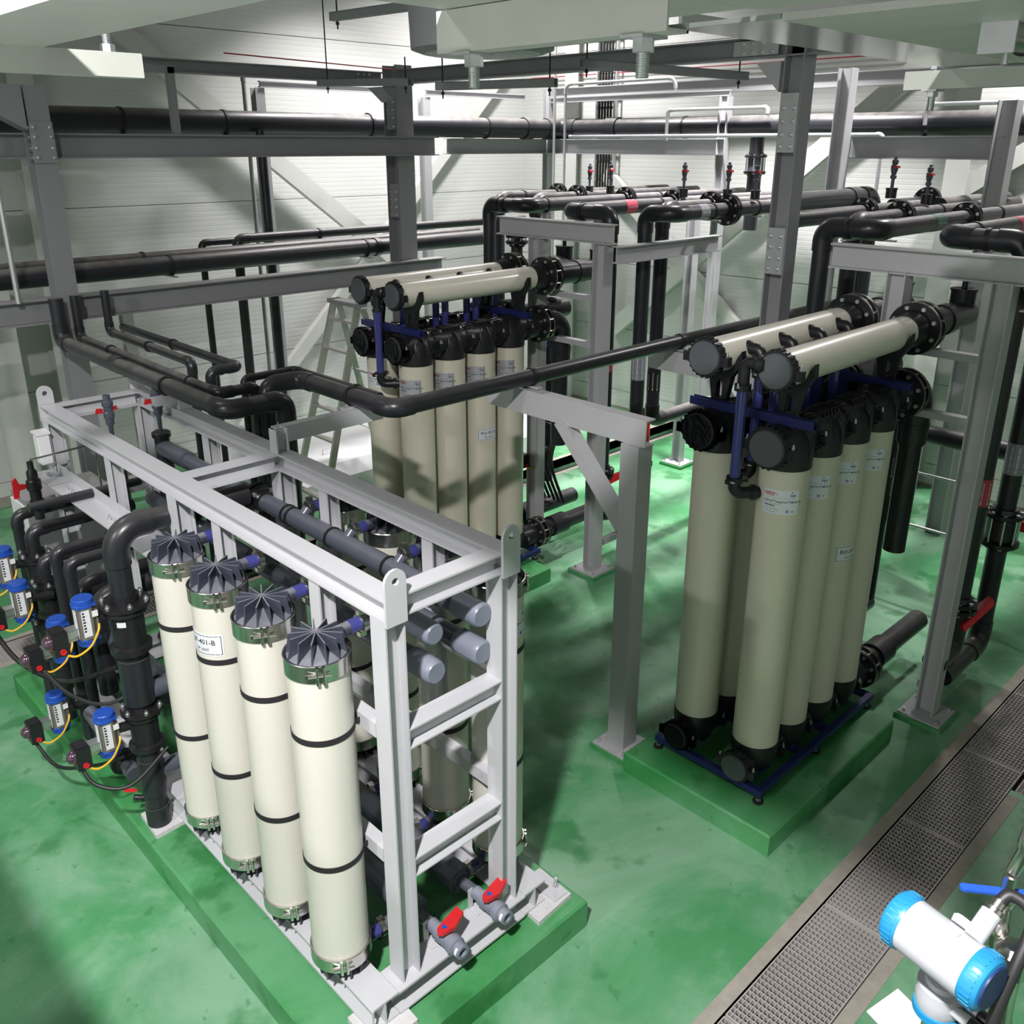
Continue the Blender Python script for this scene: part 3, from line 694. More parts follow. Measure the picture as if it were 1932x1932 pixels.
            part(MB().sweep([W(px, py, zl_+.1), W(px, py, zl_+.05)]+[V(W(px, py, zl_+.05))+dn*.05*(1-cos(a))+V((0,0,-.05*sin(a))) for a in [pi/2*k/6 for k in range(1, 7)]]+[V(W(px, py, zl_))+dn*ln], .034, 16), 'lower_elbow', M['fit'], t)
            lc = part(MB().lathe(W(px, py, zl_+.07), (0,0,1), [(0, .036), (0, .047), (.03, .047), (.03, .036)], 20).box(ox+px-.075, ox+px+.075, oy+py-.014, oy+py+.014, zl_+.072, zl_+.098), 'lower_clamp', M['fit'], t)
            part(MB().lathe(V(W(px, py, zl_))+dn*(ln-.06), dn, [(0, .036), (0, .045), (.03, .045), (.03, .036)], 18), 'port_clamp', M['fit'], t)
            for k in (-1, 1): inst(cbolt, 'clamp_nut', lc, V(W(px+k*.06, py-.012, zl_+.085))-wloc(lc), V((0,-1,0)).to_track_quat('Z', 'Y'))
    return mods
modsR = make_rack(4.495, 2.395, 'right', 'RO-301-A',
  ['cream filter module at the near corner of the right rack with a full maker label', 'second near row module of the right rack', 'right rack module carrying the RO tag', 'last near row module of the right rack, by the steel post'],
  ['left front module of the right rack, behind the goalpost support', 'second far row module of the right rack in the gap between the front modules', 'third far row module of the right rack, hidden behind the near row', 'fourth far row module of the right rack, hidden behind the near row'])
modsM = make_rack(4.545, 5.83, 'middle', 'RO-301-B',
  ['near corner module of the middle rack behind the bent black pipe', 'second near row module of the middle rack', 'middle rack module carrying the RO-301 tag', 'last near row module of the middle rack'],
  ['left front module of the middle rack beside the ladder', 'second far row module of the middle rack, hidden behind the near row', 'third far row module of the middle rack, hidden behind the near row', 'fourth far row module of the middle rack, hidden behind the near row'])
# ------------------------------------------------------------------ building steel and pipe supports
def steel(name, label, cat, p0, p1, b, h, up=(0,0,1), m='dgrey', tf=.012, tw=.009, group=None):
    t = thing(name, label, cat, p0 if p0[2] <= p1[2] else p1, group)
    part(MB().hbeam(p0, p1, b, h, up, tf, tw), 'section', M[m], t); return t
hexb = mesh_of('bolt', MB().hexnut((0,0,0), (0,0,1), .014, .014).cyl((0,0,.014), (0,0,.026), .008, n=8), M['zinc'])
def bolts(parent, pts, d):
    rot = V(d).to_track_quat('Z', 'Y'); pl = wloc(parent)
    for p in pts: inst(hexb, 'bolt', parent, V(p)-pl, rot)
def base_plate(parent, x, y, s=.17, z=.0, h=.035):
    part(MB().box(x-s, x+s, y-s, y+s, z, z+h), 'grout_bed', M['pad'], parent, smooth=False)
    o = part(MB().box(x-s*.9, x+s*.9, y-s*.9, y+s*.9, z+h, z+h+.014), 'base_plate', M['grey'], parent, smooth=False)
    bolts(o, [(x+a*s*.7, y+b*s*.7, z+h+.014) for a in (-1, 1) for b in (-1, 1)], (0,0,1))
CL, CC, CR = (2.57, 7.93), (6.36, 8.3), (6.36, 3.62)
t = steel('steel_column', 'tall grey steel column at the left edge with bolted splice', 'column', (*CL, 0), (*CL, 4.42), .165, .165, (0,1,0))
part(MB().box(CL[0]-.085, CL[0]+.085, CL[1]-.1, CL[1]-.083, 3.86, 4.16), 'splice_plate', M['dgrey'], t)
bolts(t, [(CL[0]+dx, CL[1]-.1, z) for dx in (-.06, .06) for z in (3.9, 3.97, 4.05, 4.12)], (0,-1,0))
bolts(t, [(CL[0]-.083, CL[1]-.07+dy*.6, z) for dy in (0, .05) for z in (3.9, 3.97, 4.05, 4.12)], (-1,0,0))
part(MB().prism([(CL[0]-.1, CL[1]-.1, 4.1), (CL[0]-.1, CL[1]-.1, 4.42), (CL[0]-.45, CL[1]-.1, 4.42), (CL[0]-.38, CL[1]-.1, 4.26)], (0,.2,0)), 'haunch', M['dgrey'], t)
base_plate(t, *CL)
t = steel('steel_column', 'grey steel column with bolted splices behind the left ends of the two long beams', 'column', (*CC, 0), (*CC, 4.78), .22, .22, (0,1,0))
part(MB().box(CC[0]-.125, CC[0]-.11, CC[1]-.1, CC[1]+.04, 4.15, 4.5).box(CC[0]-.125, CC[0]-.11, CC[1]-.1, CC[1]+.04, 3.25, 3.6), 'splice_plate', M['dgrey'], t)
bolts(t, [(CC[0]-.125, CC[1]-.08+dy, z) for dy in (0, .09) for z in (4.18, 4.26, 4.34, 4.42, 3.28, 3.36, 3.44, 3.52)], (-1,0,0))
part(MB().prism([(CC[0]-.125, CC[1]-.12, 4.42), (CC[0]-.125, CC[1]-.12, 4.56), (CC[0]-.3, CC[1]-.12, 4.56)], (0,.24,0)), 'haunch', M['dgrey'], t); base_plate(t, *CC)
t = steel('steel_column', 'grey steel column with bolted splices rising behind the right rack', 'column', (*CR, 0), (*CR, 4.72), .16, .16, (0,1,0), 'dgrey')
part(MB().box(CR[0]-.092, CR[0]-.08, CR[1]-.07, CR[1]+.07, 3.95, 4.35).box(CR[0]-.092, CR[0]-.08, CR[1]-.07, CR[1]+.07, 3.08, 3.42), 'splice_plate', M['galv'], t)
bolts(t, [(CR[0]-.092, CR[1]+dy, z) for dy in (-.04, .04) for z in (3.99, 4.07, 4.16, 4.25, 3.12, 3.2, 3.28, 3.36)], (-1,0,0))
part(MB().prism([(CR[0]-.09, CR[1]+.1, 4.36), (CR[0]-.09, CR[1]+.1, 4.56), (CR[0]-.09, CR[1]+.3, 4.56)], (.18,0,0)), 'haunch', M['grey'], t); base_plate(t, *CR)
steel('steel_beam', 'upper long grey beam running from the left edge under the thick black pipe', 'beam', (.6, 8.10, 3.985), (6.68, 8.10, 3.985), .16, .19)
steel('steel_beam', 'lower long grey beam running from the left edge below the twin black pipes', 'beam', (.6, 8.10, 2.70), (6.74, 8.10, 2.70), .16, .2)
t = steel('steel_beam', 'grey roof level beam at the upper left behind the hanging rods', 'beam', (2.2, 8.42, 4.655), (6.24, 8.42, 4.655), .12, .115); bolts(t, [(5.9+.07*k, 8.36, 4.63+.05*j) for k in range(3) for j in (0, 1)], (0,-1,0))
t = steel('steel_beam', 'long grey beam across the top centre joining two columns', 'beam', (6.36, 3.3, 4.665), (6.36, 8.18, 4.665), .13, .14)
part(MB().box(6.27, 6.285, 3.75, 4.12, 4.61, 4.71), 'splice_plate', M['galv'], t); bolts(t, [(6.27, 3.8+.08*k, z) for k in range(4) for z in (4.63, 4.69)], (-1,0,0))
t = thing('hanger_angle', 'short grey angle hanging between roof beam and upper long beam at the left', 'bracket', (3.77, 8.1, 4.08)); part(MB().box(3.74, 3.80, 8.07, 8.076, 4.082, 4.62).box(3.74, 3.746, 8.076, 8.13, 4.082, 4.62), 'angle', M['dgrey'], t, smooth=False); part(MB().box(3.5, 3.80, 8.07, 8.13, 4.57, 4.63), 'arm', M['dgrey'], t, smooth=False)
# goalpost pipe supports
def goal(x, yp, y1, zt, label, brace=True, b=.14, far=False):
    t = thing('pipe_support', label, 'support', (x, yp, 0))
    part(MB().box(x-b/2, x+b/2, yp-b/2, yp+b/2, .049, zt-.17), 'post', M['grey'], t, smooth=False)
    part(MB().channel((x, yp-b/2-.03, zt-.085), (x, y1, zt-.085), .09, .17, (1,0,0), .009), 'beam', M['grey'], t)
    if brace: part(MB().bar((x-.01, yp+b/2-.01, zt-.75), (x-.01, yp+.62, zt-.15), .09, .09, up=(1,0,0)), 'knee_brace', M['grey'], t)
    base_plate(t, x, yp, .16); return t
goal(4.275, 3.29, 4.62, 2.43, 'grey goalpost pipe support with knee brace between the racks')
goal(6.0, 3.62-.35, 4.5, 2.43, 'grey goalpost pipe support behind the right rack, under the crossing black pipe', b=.13)
# support frames behind the racks
def rack_frame(x, yf, yb, where, sl, d2=.67):
    t = thing('pipe_stand', 'grey steel pipe support frame behind the '+where+' rack', 'frame', (x, yf, 0))
    for y, nm in ((yf, 0), (yf+d2, 1)):
        part(MB().hbeam((x, y, .05), (x, y, 3.2), .13, .13, (0,1,0), .01, .008), 'post', M['grey'], t)
    base_plate(t, x, yf, .17)
    part(MB().hbeam((x, yf-.12, 3.27), (x, yb, 3.27), .1, .17), 'top_beam', M['grey'], t)
    part(MB().hbeam((x+.0, yf-.15, 3.1), (x+.75+sl, yf-.15, 3.1), .09, .15), 'side_beam', M['grey'], t)
    for z in (2.7, 2.28): part(MB().channel((x-.02, yf+.065, z), (x-.02, yf+.6, z), .05, .07, (0,0,-1), .005), 'rail', M['grey'], t)
    part(MB().bar((x, yf+.07, .24), (x+.9, yf+.07, .24), .06, .06), 'foot_rail', M['grey'], t)
    return t
rack_frame(6.2, 1.95, 3.12, 'right', 0); rack_frame(6.24, 5.28, 6.6, 'middle', .8, .80)
# frames along the walls carrying the thick pipe
def frame_post(x, y, z1, label, b=.12, m='grey', z0=0):
    return steel('pipe_stanchion', label, 'column', (x, y, z0), (x, y, z1), b, b, (0,1,0), m, .01, .008, 'pipe stanchions along the walls')
frame_post(5.84, 10.3, 4.62, 'grey stanchion along the left wall, third upright from the left edge')
frame_post(8.33, 10.3, 4.6, 'grey stanchion just left of the corner, right of the middle column', m='grey')
frame_post(10.2, 9.75, 4.75, 'grey stanchion in the far corner beside the thin conduits')
frame_post(10.2, 6.75, 4.56, 'pale stanchion on the back wall left of the right column', m='grey')
frame_post(9.6, 4.9, 4.75, 'grey stanchion on the back wall right of the right column', .15)
frame_post(9.7, 3.3, 4.4, 'grey stanchion at the far right above the black valves', .17)
frame_post(3.95, 10.3, 2.3, 'short grey stanchion under the twin pipes at the left')
frame_post(9.5, 6.62, 3.2, 'pale stanchion with green base plate on the open floor at the back', .12, 'grey')
base_plate(bpy.data.objects['pipe_stanchion.007'], 9.5, 6.62, .17)
steel('pipe_beam', 'thin grey top bar of the stanchion left of the middle column', 'beam', (5.84, 10.25, 4.66), (7.9, 10.25, 4.66), .06, .07, m='grey')
steel('pipe_beam', 'thin grey top bar left of the far corner', 'beam', (8.33, 10.25, 4.66), (10.2, 10.25, 4.66), .06, .07, m='grey')
steel('pipe_beam', 'thin grey top bar right of the far corner', 'beam', (10.2, 6.7, 4.6), (10.2, 9.7, 4.6), .06, .07, m='grey')
steel('pipe_beam', 'pale grey beam under the thick pipe left of the far corner', 'beam', (8.25, 9.75, 3.98), (10.15, 9.75, 3.98), .14, .2, m='grey')
steel('pipe_beam', 'pale grey beam under the thick pipe right of the far corner', 'beam', (10.2, 6.7, 3.98), (10.2, 9.7, 3.98), .14, .2, m='grey')
steel('pipe_beam', 'pale grey beam under the thick pipe at the far right', 'beam', (9.75, 3.3, 3.98), (9.75, 4.85, 3.98), .14, .22, m='grey')
steel('pipe_beam', 'grey beam at the top along the back wall', 'beam', (10.75, 1.0, 4.72), (10.75, 10.4, 4.72), .12, .16, m='grey')
steel('pipe_beam', 'low grey beam crossing behind the twin pipes at the left', 'beam', (2.9, 9.2, 2.52), (6.2, 9.2, 2.52), .1, .16)
# wall bracing
def brace(name, label, p0, p1, w_=.22, up=(0,1,0)):
    t = thing(name, label, 'brace', p0 if p0[2] < p1[2] else p1); part(MB().bar(p0, p1, w_, .1, up), 'flange', M['wallsteel'], t); return t
brace('wall_brace', 'offwhite diagonal brace on the left wall falling to the right', (4.2, 10.95, 5.45), (9.4, 10.95, 1.5))
brace('wall_brace', 'offwhite diagonal brace on the left wall rising towards the corner', (5.6, 11.02, .35), (10.6, 11.02, 5.15), .16)
brace('wall_brace', 'offwhite diagonal brace on the back wall crossing behind the right column', (10.95, 4.3, 5.2), (10.95, 9.0, 1.3), .24, (1,0,0))
brace('wall_brace', 'offwhite diagonal brace on the back wall behind the middle pipes', (11.0, 5.6, .6), (11.0, 9.3, 3.6), .2, (1,0,0))
brace('wall_brace', 'offwhite diagonal brace on the back wall at the far right', (10.98, 4.3, 3.4), (10.98, 1.6, 5.2), .2, (1,0,0))
for i, (x, y, lb) in enumerate(((3.45, 11.02, 'offwhite wall column behind the left steel column'), (11.0, 4.15, 'offwhite wall column on the back wall at the right'), (11.0, 9.95, 'offwhite wall column next to the cable ladder'))):
    steel('wall_column', lb, 'column', (x, y, 0), (x, y, 8.4), .26, .22, (0,1,0) if i == 0 else (1,0,0), 'wallsteel', .014, .01)
# ------------------------------------------------------------------ pipes
def pipe(label, pts, r, m='black', fm=None, cat='pipe', R=None, name='pipe', sleeves=(), clamps=(), n=22, group=None, sock=1.1, rim=1.12):
    """pipe run with moulded elbows at its corners; sleeves/clamps: points on the run with a direction"""
    pts = [V(p) for p in pts]; fm = fm or m; R = R or r*1.5
    t = thing(name, label, cat, tuple(pts[0]), group); k = len(pts); cut = [[V(p), V(p)] for p in pts]
    for i in range(1, k-1):
        a = (pts[i-1]-pts[i]).normalized(); b = (pts[i+1]-pts[i]).normalized()
        p0 = pts[i]+a*R; p1 = pts[i]+b*R; arc = []
        for j in range(0, 9):
            q = pi/2*j/8; arc.append(pts[i]+a*R+b*R-(b*cos(q)+a*sin(q))*R)
        e0 = p0+a*r*sock; e1 = p1+b*r*sock
        mb = MB().sweep([e0]+arc+[e1], r*rim, n)
        part(mb, 'elbow', M[fm], t); cut[i] = [e0, e1]
    for i in range(k-1): part(MB().cyl(cut[i][1], cut[i+1][0], r, n=n), 'pipe_section', M[m], t)
    for p, d, l in sleeves: part(MB().lathe(V(p)-V(d).normalized()*l/2, d, [(0, r*.9), (0, r*1.13), (l, r*1.13), (l, r*.9)], n, caps=False), 'sleeve', M[fm], t)
    for p, d in clamps: clamp(t, p, d, r)
    return t
def clamp(t, p, d, r, w_=.028, foot=True):
    p = V(p); d = V(d).normalized()
    o = part(MB().lathe(p-d*w_/2, d, [(0, r*.98), (0, r+.008), (w_, r+.008), (w_, r*.98)], 24, caps=False), 'pipe_clamp', M['cable'], t)
    if foot and abs(d.z) < .5:
        s = d.cross(V((0,0,1))).normalized(); part(MB().obox(p+V((0,0,-r-.012)), s*(r+.03), d*w_*.8, V((0,0,.006))), 'clamp_foot', M['grey'], o)
    return o
def coupler(parent, p, d, r, l, nm='coupling', m='black'):
    return part(MB().lathe(V(p)-V(d).normalized()*l/2, d, [(0, r*.8), (0, r*1.1), (l*.12, r*1.16), (l*.88, r*1.16), (l, r*1.1), (l, r*.8)], 24, caps=False), nm, M[m], parent)
def tape(parent, c, r, d, h0, h1, m, u=None, texts=None, tcol='paper', n_rows=5, flip=1, a0=0.):
    """printed band round a pipe: arrows and a line of lettering repeated round it"""
    d = V(d).normalized(); u = perp(d)[0] if u is None else V(u)
    st = part(MB().patch(c, r+.0006, h0, h1, 0, 2*pi, 28, d, u), 'label_band', M[m], parent)
    L_ = h1-h0; pr = MB(); w_ = d.cross(u)
    for k in range(n_rows):
        a = a0+2*pi*k/n_rows
        # arrow
        g = r+.0025
        def P(dx, hz): return V(c)+(u*cos(a+dx/g)+w_*sin(a+dx/g))*g+d*hz
        zz = h0+.012 if flip > 0 else h1-.012
        f = flip
        pr._add([P(-.008, zz+f*.014), P(0, zz), P(.008, zz+f*.014)], [(0,1,2)]); pr._add([P(-.0035, zz+f*.014), P(.0035, zz+f*.014), P(.0035, zz+f*.032), P(-.0035, zz+f*.032)], [(0,1,2,3)])
        if not texts:
            for q in range(3): pr._add([P(-.004, zz+f*(.042+q*(L_-.07)/3)), P(.004, zz+f*(.042+q*(L_-.07)/3)), P(.004, zz+f*(.042+(q+.85)*(L_-.07)/3)), P(-.004, zz+f*(.042+(q+.85)*(L_-.07)/3))], [(0,1,2,3)])
        if texts: text_cyl(pr, texts[k % len(texts)], .0165, c, g, zz+f*.038, a+.3*0-.006/g*f, .015, 'left', d, u, along=f, squeeze=min(1., (L_-.06)/(len(texts[k % len(texts)])*.0102)))
    part(pr, 'lettering', M[tcol], st)
def vent(p, label, r=.045, group='red handled vent valves'):
    """small ball valve standing on a pipe"""
    p = V(p); t = thing('vent_valve', label, 'valve', tuple(p), group)
    part(MB().cyl(p, p+V((0,0,.07)), r, n=18).cyl(p+V((0,0,.07)), p+V((0,0,.085)), r*1.1, n=18), 'saddle_stub', M['black'], t)
    part(MB().lathe(p+V((0,0,.085)), (0,0,1), [(0, .014), (.07, .014), (.08, .026), (.1, .026), (.105, .018), (.15, .03), (.18, .03), (.19, .02), (.2, .026), (.225, .026), (.23, .014), (.25, .014)], 14), 'valve_body', M['upvc'], t)
    part(MB().box(p.x-.045, p.x+.012, p.y-.045, p.y-.01, p.z+.245, p.z+.262).cyl(p+V((-.0,-.025,.25)), p+V((0,0,.25)), .008, n=8), 'handle', M['red'], t)
    return t
# thick pipe round the two walls
BZ = 4.215
t = pipe('thick black pipe running round the two walls at eye level', [(.4, 9.6, BZ), (10.3, 9.6, BZ), (10.3, 1.0, BZ)], .128, 'dusty',
     sleeves=[((6.9, 9.6, BZ), (1,0,0), .04), ((9.6, 9.6, BZ), (1,0,0), .16), ((10.3, 8.6, BZ), (0,1,0), .2), ((10.3, 5.2, BZ), (0,1,0), .03)], clamps=[((3.9, 9.6, BZ), (1,0,0)), ((5.0, 9.6, BZ), (1,0,0)), ((8.8, 9.6, BZ), (1,0,0)), ((10.3, 4.3, BZ), (0,1,0)), ((10.3, 7.4, BZ), (0,1,0))])
t = pipe('thick black branch dropping from the wall pipe with a bolted check valve', [(10.3, 6.33, BZ-.1), (10.3, 6.33, 3.0)], .085); flange_set(t, (10.3, 6.33, 3.78), (0,0,1), .135, 8, False, .16); part(MB().cyl((10.3,6.33,3.68), (10.3,6.33,3.88), .1, n=20), 'valve_body', M['upvc'], t)
pipe('front black pipe of the twin pipes above the lower left beam', [(.5, 8.53, 2.92), (7.9, 8.53, 2.92)], .088, 'dusty', sleeves=[((6.15, 8.53, 2.92), (1,0,0), .06)], clamps=[((3.75, 8.53, 2.92), (1,0,0)), ((6.0, 8.53, 2.92), (1,0,0))])
pipe('rear black pipe of the twin pipes above the lower left beam', [(.5, 8.78, 2.95), (7.9, 8.78, 2.95)], .08, 'dusty', clamps=[((3.6, 8.78, 2.95), (1,0,0))])
pipe('slim black pipe above the twin pipes, bending down at its left end', [(9.0, 9.05, 3.06), (4.74, 9.05, 3.06), (4.74, 9.05, .0)], .05, 'dusty', clamps=[((5.75, 9.05, 3.06), (1,0,0)), ((7.1, 9.05, 3.06), (1,0,0))])
pipe('thin black pipe bending down left of the slim pipe', [(5.1, 9.3, 3.02), (4.46, 9.3, 3.02), (4.46, 9.3, .0)], .035)
pipe('black drop pipe beside the third upright stanchion', [(5.35, 9.45, 4.15), (5.35, 9.45, .0)], .05)
# pipes over the far half of the near skid
SZ = 2.5
pipe('thick dusty black pipe over the skid ending in a double elbow', [(2.42, 7.7, 2.85), (2.42, 7.7, SZ), (2.40, 4.93, SZ), (2.80, 4.93, SZ), (2.80, 4.93, 1.5)], .055, 'dusty', 'black', clamps=[((2.405, 5.75, SZ), (0,1,0))], sleeves=[((2.42, 6.6, SZ), (0,1,0), .12)])
pipe('second dusty black pipe over the skid, beside the thick one', [(2.58, 7.75, 2.85), (2.58, 7.75, SZ), (2.56, 5.33, SZ), (2.82, 5.33, SZ), (2.82, 5.33, 1.2)], .036, 'dusty', 'black', clamps=[((2.57, 5.75, SZ), (0,1,0)), ((2.575, 7.1, SZ), (0,1,0))])
pipe('thin black pipe over the skid with one elbow turning down', [(2.86, 7.85, 2.85), (2.86, 7.85, SZ), (2.84, 6.30, SZ), (2.84, 6.30, .9)], .034, 'dusty', 'black', clamps=[((2.85, 7.05, SZ), (0,1,0))])
pipe('thin black pipe over the skid with a zigzag of elbows', [(3.03, 8.0, SZ), (3.02, 5.93, SZ), (2.80, 5.93, SZ), (2.80, 5.93, 2.25)], .034, 'black', clamps=[((3.025, 7.0, SZ), (0,1,0))])
t = pipe('long black pipe bending round the corner and crossing between the racks', [(2.86, 5.27, 1.4), (2.86, 5.27, SZ+.01), (3.12, 5.27, SZ+.01), (3.12, 4.24, SZ+.01), (8.6, 4.24, SZ+.01)], .055, 'black', clamps=[((3.12, 4.66, SZ+.01), (0,1,0)), ((4.3, 4.24, SZ+.01), (1,0,0)), ((6.0, 4.24, SZ+.01), (1,0,0))])
pipe('thin black pipe following the bent pipe behind it', [(2.83, 5.5, 1.6), (2.83, 5.5, SZ+.02), (3.22, 5.5, SZ+.02), (3.22, 4.5, SZ+.02)], .026, 'black', clamps=[((3.22, 4.75, SZ+.02), (0,1,0))])
t = thing('pipe_bracket', 'grey bracket arm holding the bent pipe above the skid cross beam', 'bracket', (2.48, 4.49, 2.33))
part(MB().hbeam((2.49, 4.49, 2.332), (2.49, 4.49, 2.47), .08, .08, (1,0,0), .008, .007), 'stub', M['skid'], t); part(MB().channel((2.53, 4.62, 2.39), (3.3, 4.62, 2.39), .06, .1, (0,1,0), .007), 'arm', M['skid'], t)
t = thing('pipe_bracket', 'small grey bracket holding the thick dusty pipe above the skid', 'bracket', (2.45, 5.75, 2.33))
part(MB().box(2.46, 2.54, 5.72, 5.80, 2.332, 2.40), 'stub', M['skid'], t); part(MB().channel((2.30, 5.75, 2.41), (2.70, 5.75, 2.41), .06, .045, (0,0,-1), .006), 'arm', M['skid'], t)
# headers inside the skid
def header(label, x, z, y0, y1, r, capd=True, m='upvc', fl=None, rings=(), tee=()):
    t = thing('header_pipe', label, 'pipe', (x, y0, z), 'headers inside the skid')
    part(MB().cyl((x, y0, z), (x, y1, z), r, n=28), 'pipe_body', M[m], t)
    if capd: part(MB().lathe((x, y0+.09, z), (0,-1,0), [(0, r*.9), (0, r*1.16), (.13, r*1.16), (.155, r*1.1), (.165, r*.95), (.165, .001)], 30, caps=False), 'end_cap', M['upvc_cap'], t)
    for y in rings: part(MB().lathe((x, y-.008, z), (0,1,0), [(0, r*.95), (0, r*1.12), (.016, r*1.12), (.016, r*.95)], 28, caps=False), 'ring', M['cable'], t)
    if fl: flange_set(t, (x, fl, z), (0,1,0), r*1.85, 4, False, .02, th=.03)
    return t
header('upper right grey header with end cap inside the skid', 2.40, 2.02, 2.73, 5.6, .052, fl=4.62, rings=(2.95, 3.0, 3.35, 3.85, 4.25, 4.3))
header('upper left grey header with end cap inside the skid', 2.14, 2.02, 2.75, 5.6, .045, rings=(2.95, 3.3, 3.6, 3.9))
header('lower right grey header with end cap inside the skid', 2.41, 1.82, 2.74, 5.6, .052, rings=(3.0,))
header('lower left grey header with end cap inside the skid', 2.15, 1.82, 2.76, 5.6, .05, rings=(3.0,))
for x, lb in ((2.08, 'left'), (2.37, 'right')):
    header(lb+' black bottom header inside the skid leading to the drain valve', x, .42, 2.9, 6.3, .068, False)
# branch stubs from modules to headers
for i in range(4):
    y = MY+MP*i; w_ = ['nearest', 'second', 'third', 'fourth'][i]
    pipe('slim grey branch from the %s front module to the upper header' % w_, [(MX+.235, y, 2.087), (2.12, y, 2.05)], .028, 'upvc', group='module branches')
    pipe('slim grey branch from the %s front module to the bottom header' % w_, [(MX+.235, y, .395), (2.05, y, .41)], .028, 'upvc', group='module branches')
    pipe('slim grey branch from the %s rear module to the upper header' % w_, [(2.68-.235, y-.02, 2.085), (2.41, y-.02, 2.05)], .028, 'upvc', group='module branches')
    pipe('slim grey branch from the %s rear module to the bottom header' % w_, [(2.68-.235, y-.02, .395), (2.40, y-.02, .41)], .028, 'upvc', group='module branches')
# drain valves at the near end
for x, lb in ((2.08, 'grey drain valve with red handle at the near left of the skid end'), (2.37, 'grey drain valve with red handle at the near right of the skid end')):
    t = thing('drain_valve', lb, 'valve', (x, 2.7, .43), 'drain valves of the skid')
    part(MB().lathe((x, 2.96, .42), (0,-1,0), [(0, .075), (.13, .075), (.14, .07), (.14, .05), (.15, .046)], 28), 'reducer', M['upvc'], t)
    part(MB().cyl((x, 2.82, .42), (x, 2.68, .43), .03, n=18), 'nipple', M['upvc'], t)
    part(MB().lathe((x, 2.70, .43), (0,-1,0), [(0, .034), (.05, .034), (.052, .043), (.09, .043), (.1, .04), (.15, .04), (.155, .047), (.19, .047), (.195, .036), (.235, .036), (.235, .022), (.21, .02)], 24), 'valve_body', M['upvc_cap'], t)
    h = part(MB().prism([(x+.10, 2.60, .50), (x+.10, 2.625, .505), (x+.02, 2.615, .495), (x-.045, 2.60, .49), (x-.06, 2.58, .49), (x-.045, 2.56, .49), (x+.02, 2.545, .495), (x+.10, 2.575, .505)], (0,0,.022)).cyl((x, 2.58, .46), (x, 2.58, .495), .016, n=12), 'handle', M['red'], t)
    part(MB().prism([(x-.035, 2.58, .5145), (x-.01, 2.597, .5145), (x+.04, 2.58, .5145), (x-.01, 2.563, .5145)], (0,0,.0008)), 'badge', M['valveblue'], h)
    part(MB().patch((x, 2.49, .43), .0362, 0, .014, 0, 1.0, 6, (0,-1,0), (-.6,0,.8)), 'size_sticker', M['paper'], t)
    part(MB().box(x-.02-.03, x-.02+.0, 2.70, 2.704, .345, .47).box(x-.05, x-.02, 2.64, 2.70, .345, .349), 'bracket', M['skid'], t)

# ------------------------------------------------------------------ pipe bundles behind the two racks
PZ = 3.42
RED = ['CIP CHEMICAL RETURN']; GRY = None; GRN = ['BACKWASH OUT', 'UF BACKWASH OUT']; BLU = None
def fl1(t, x, y, z=PZ, r=.132, d=(1,0,0)): flange_set(t, (x, y, z), d, r, 8, False, .012, th=.026)
# right bundle
t = pipe('black pipe with red tape turning towards the camera above the right rack and dropping at the right edge', [(10.7, 2.47, PZ), (6.5, 2.47, PZ), (6.5, 1.96, PZ), (6.5, 1.96, .52)], .068, 'dusty', 'black', clamps=[((6.5, 2.2, PZ), (0,1,0)), ((6.98, 2.47, PZ), (1,0,0)), ((8.4, 2.47, PZ), (1,0,0))]); t['label'] = 'black pipe with red tape dropping to a red handled valve at the far right'
fl1(t, 8.75, 2.47); tape(t, (7.75, 2.47, PZ), .068, (1,0,0), 0, .14, 'redtape', None, RED, flip=-1); tape(t, (6.5, 1.96, 1.62), .068, (0,0,1), 0, .2, 'redtape', None, RED, n_rows=9, flip=1)
flange_set(t, (6.5, 1.96, .82), (0,0,1), .125, 8, False, .02, th=.03)
part(MB().sweep([(6.5, 1.96, .78), (6.5, 1.96, .55)]+[(6.5-.1*(1-cos(a)), 1.96, .55-.1*sin(a)) for a in [pi/2*k/6 for k in range(1, 7)]]+[(6.2, 1.96, .45)], .085, 22), 'foot_bend', M['black'], t)
part(MB().prism([(6.42, 1.86, .66), (6.46, 1.84, .69), (6.72, 1.78, .80), (6.74, 1.82, .80), (6.5, 1.90, .70), (6.44, 1.9, .66)], (.0, .02, .045)), 'valve_lever', M['red'], t)
t = pipe('black pipe with green printed band above the right rack, turning left and down', [(10.7, 3.02, PZ), (6.63, 3.02, PZ), (6.63, 3.43, PZ), (6.63, 3.43, .0)], .068, 'dusty', 'black', clamps=[((6.63, 3.22, PZ), (0,1,0)), ((6.75, 3.02, PZ), (1,0,0)), ((9.0, 3.02, PZ), (1,0,0))]); fl1(t, 8.3, 3.02); tape(t, (7.55, 3.02, PZ), .068, (1,0,0), 0, .18, 'greentape', None, GRN, flip=-1)
t = pipe('third black pipe of the right bundle with a flange', [(10.95, 3.5, PZ), (7.25, 3.5, PZ), (7.25, 3.5, .0)], .068, 'dusty', clamps=[((8.9, 3.5, PZ), (1,0,0))]); fl1(t, 8.1, 3.5)
t = pipe('rear black pipe of the right bundle with a flange', [(9.6, 3.95, PZ), (6.95, 3.95, PZ), (6.95, 3.95, .0)], .068, 'dusty', clamps=[((9.0, 3.95, PZ), (1,0,0))]); fl1(t, 8.35, 3.95)
t = pipe('wide dusty grey pipe running off to the right behind the right bundle', [(9.2, 3.62, PZ+.03), (10.98, 3.62, PZ+.03)], .085, 'dusty', sleeves=[((10.4, 3.62, PZ+.03), (1,0,0), .1)])
t = pipe('black pipe with a large flange far behind the right bundle', [(9.7, 4.3, PZ), (10.98, 4.3, PZ)], .055); fl1(t, 10.6, 4.3, r=.15)
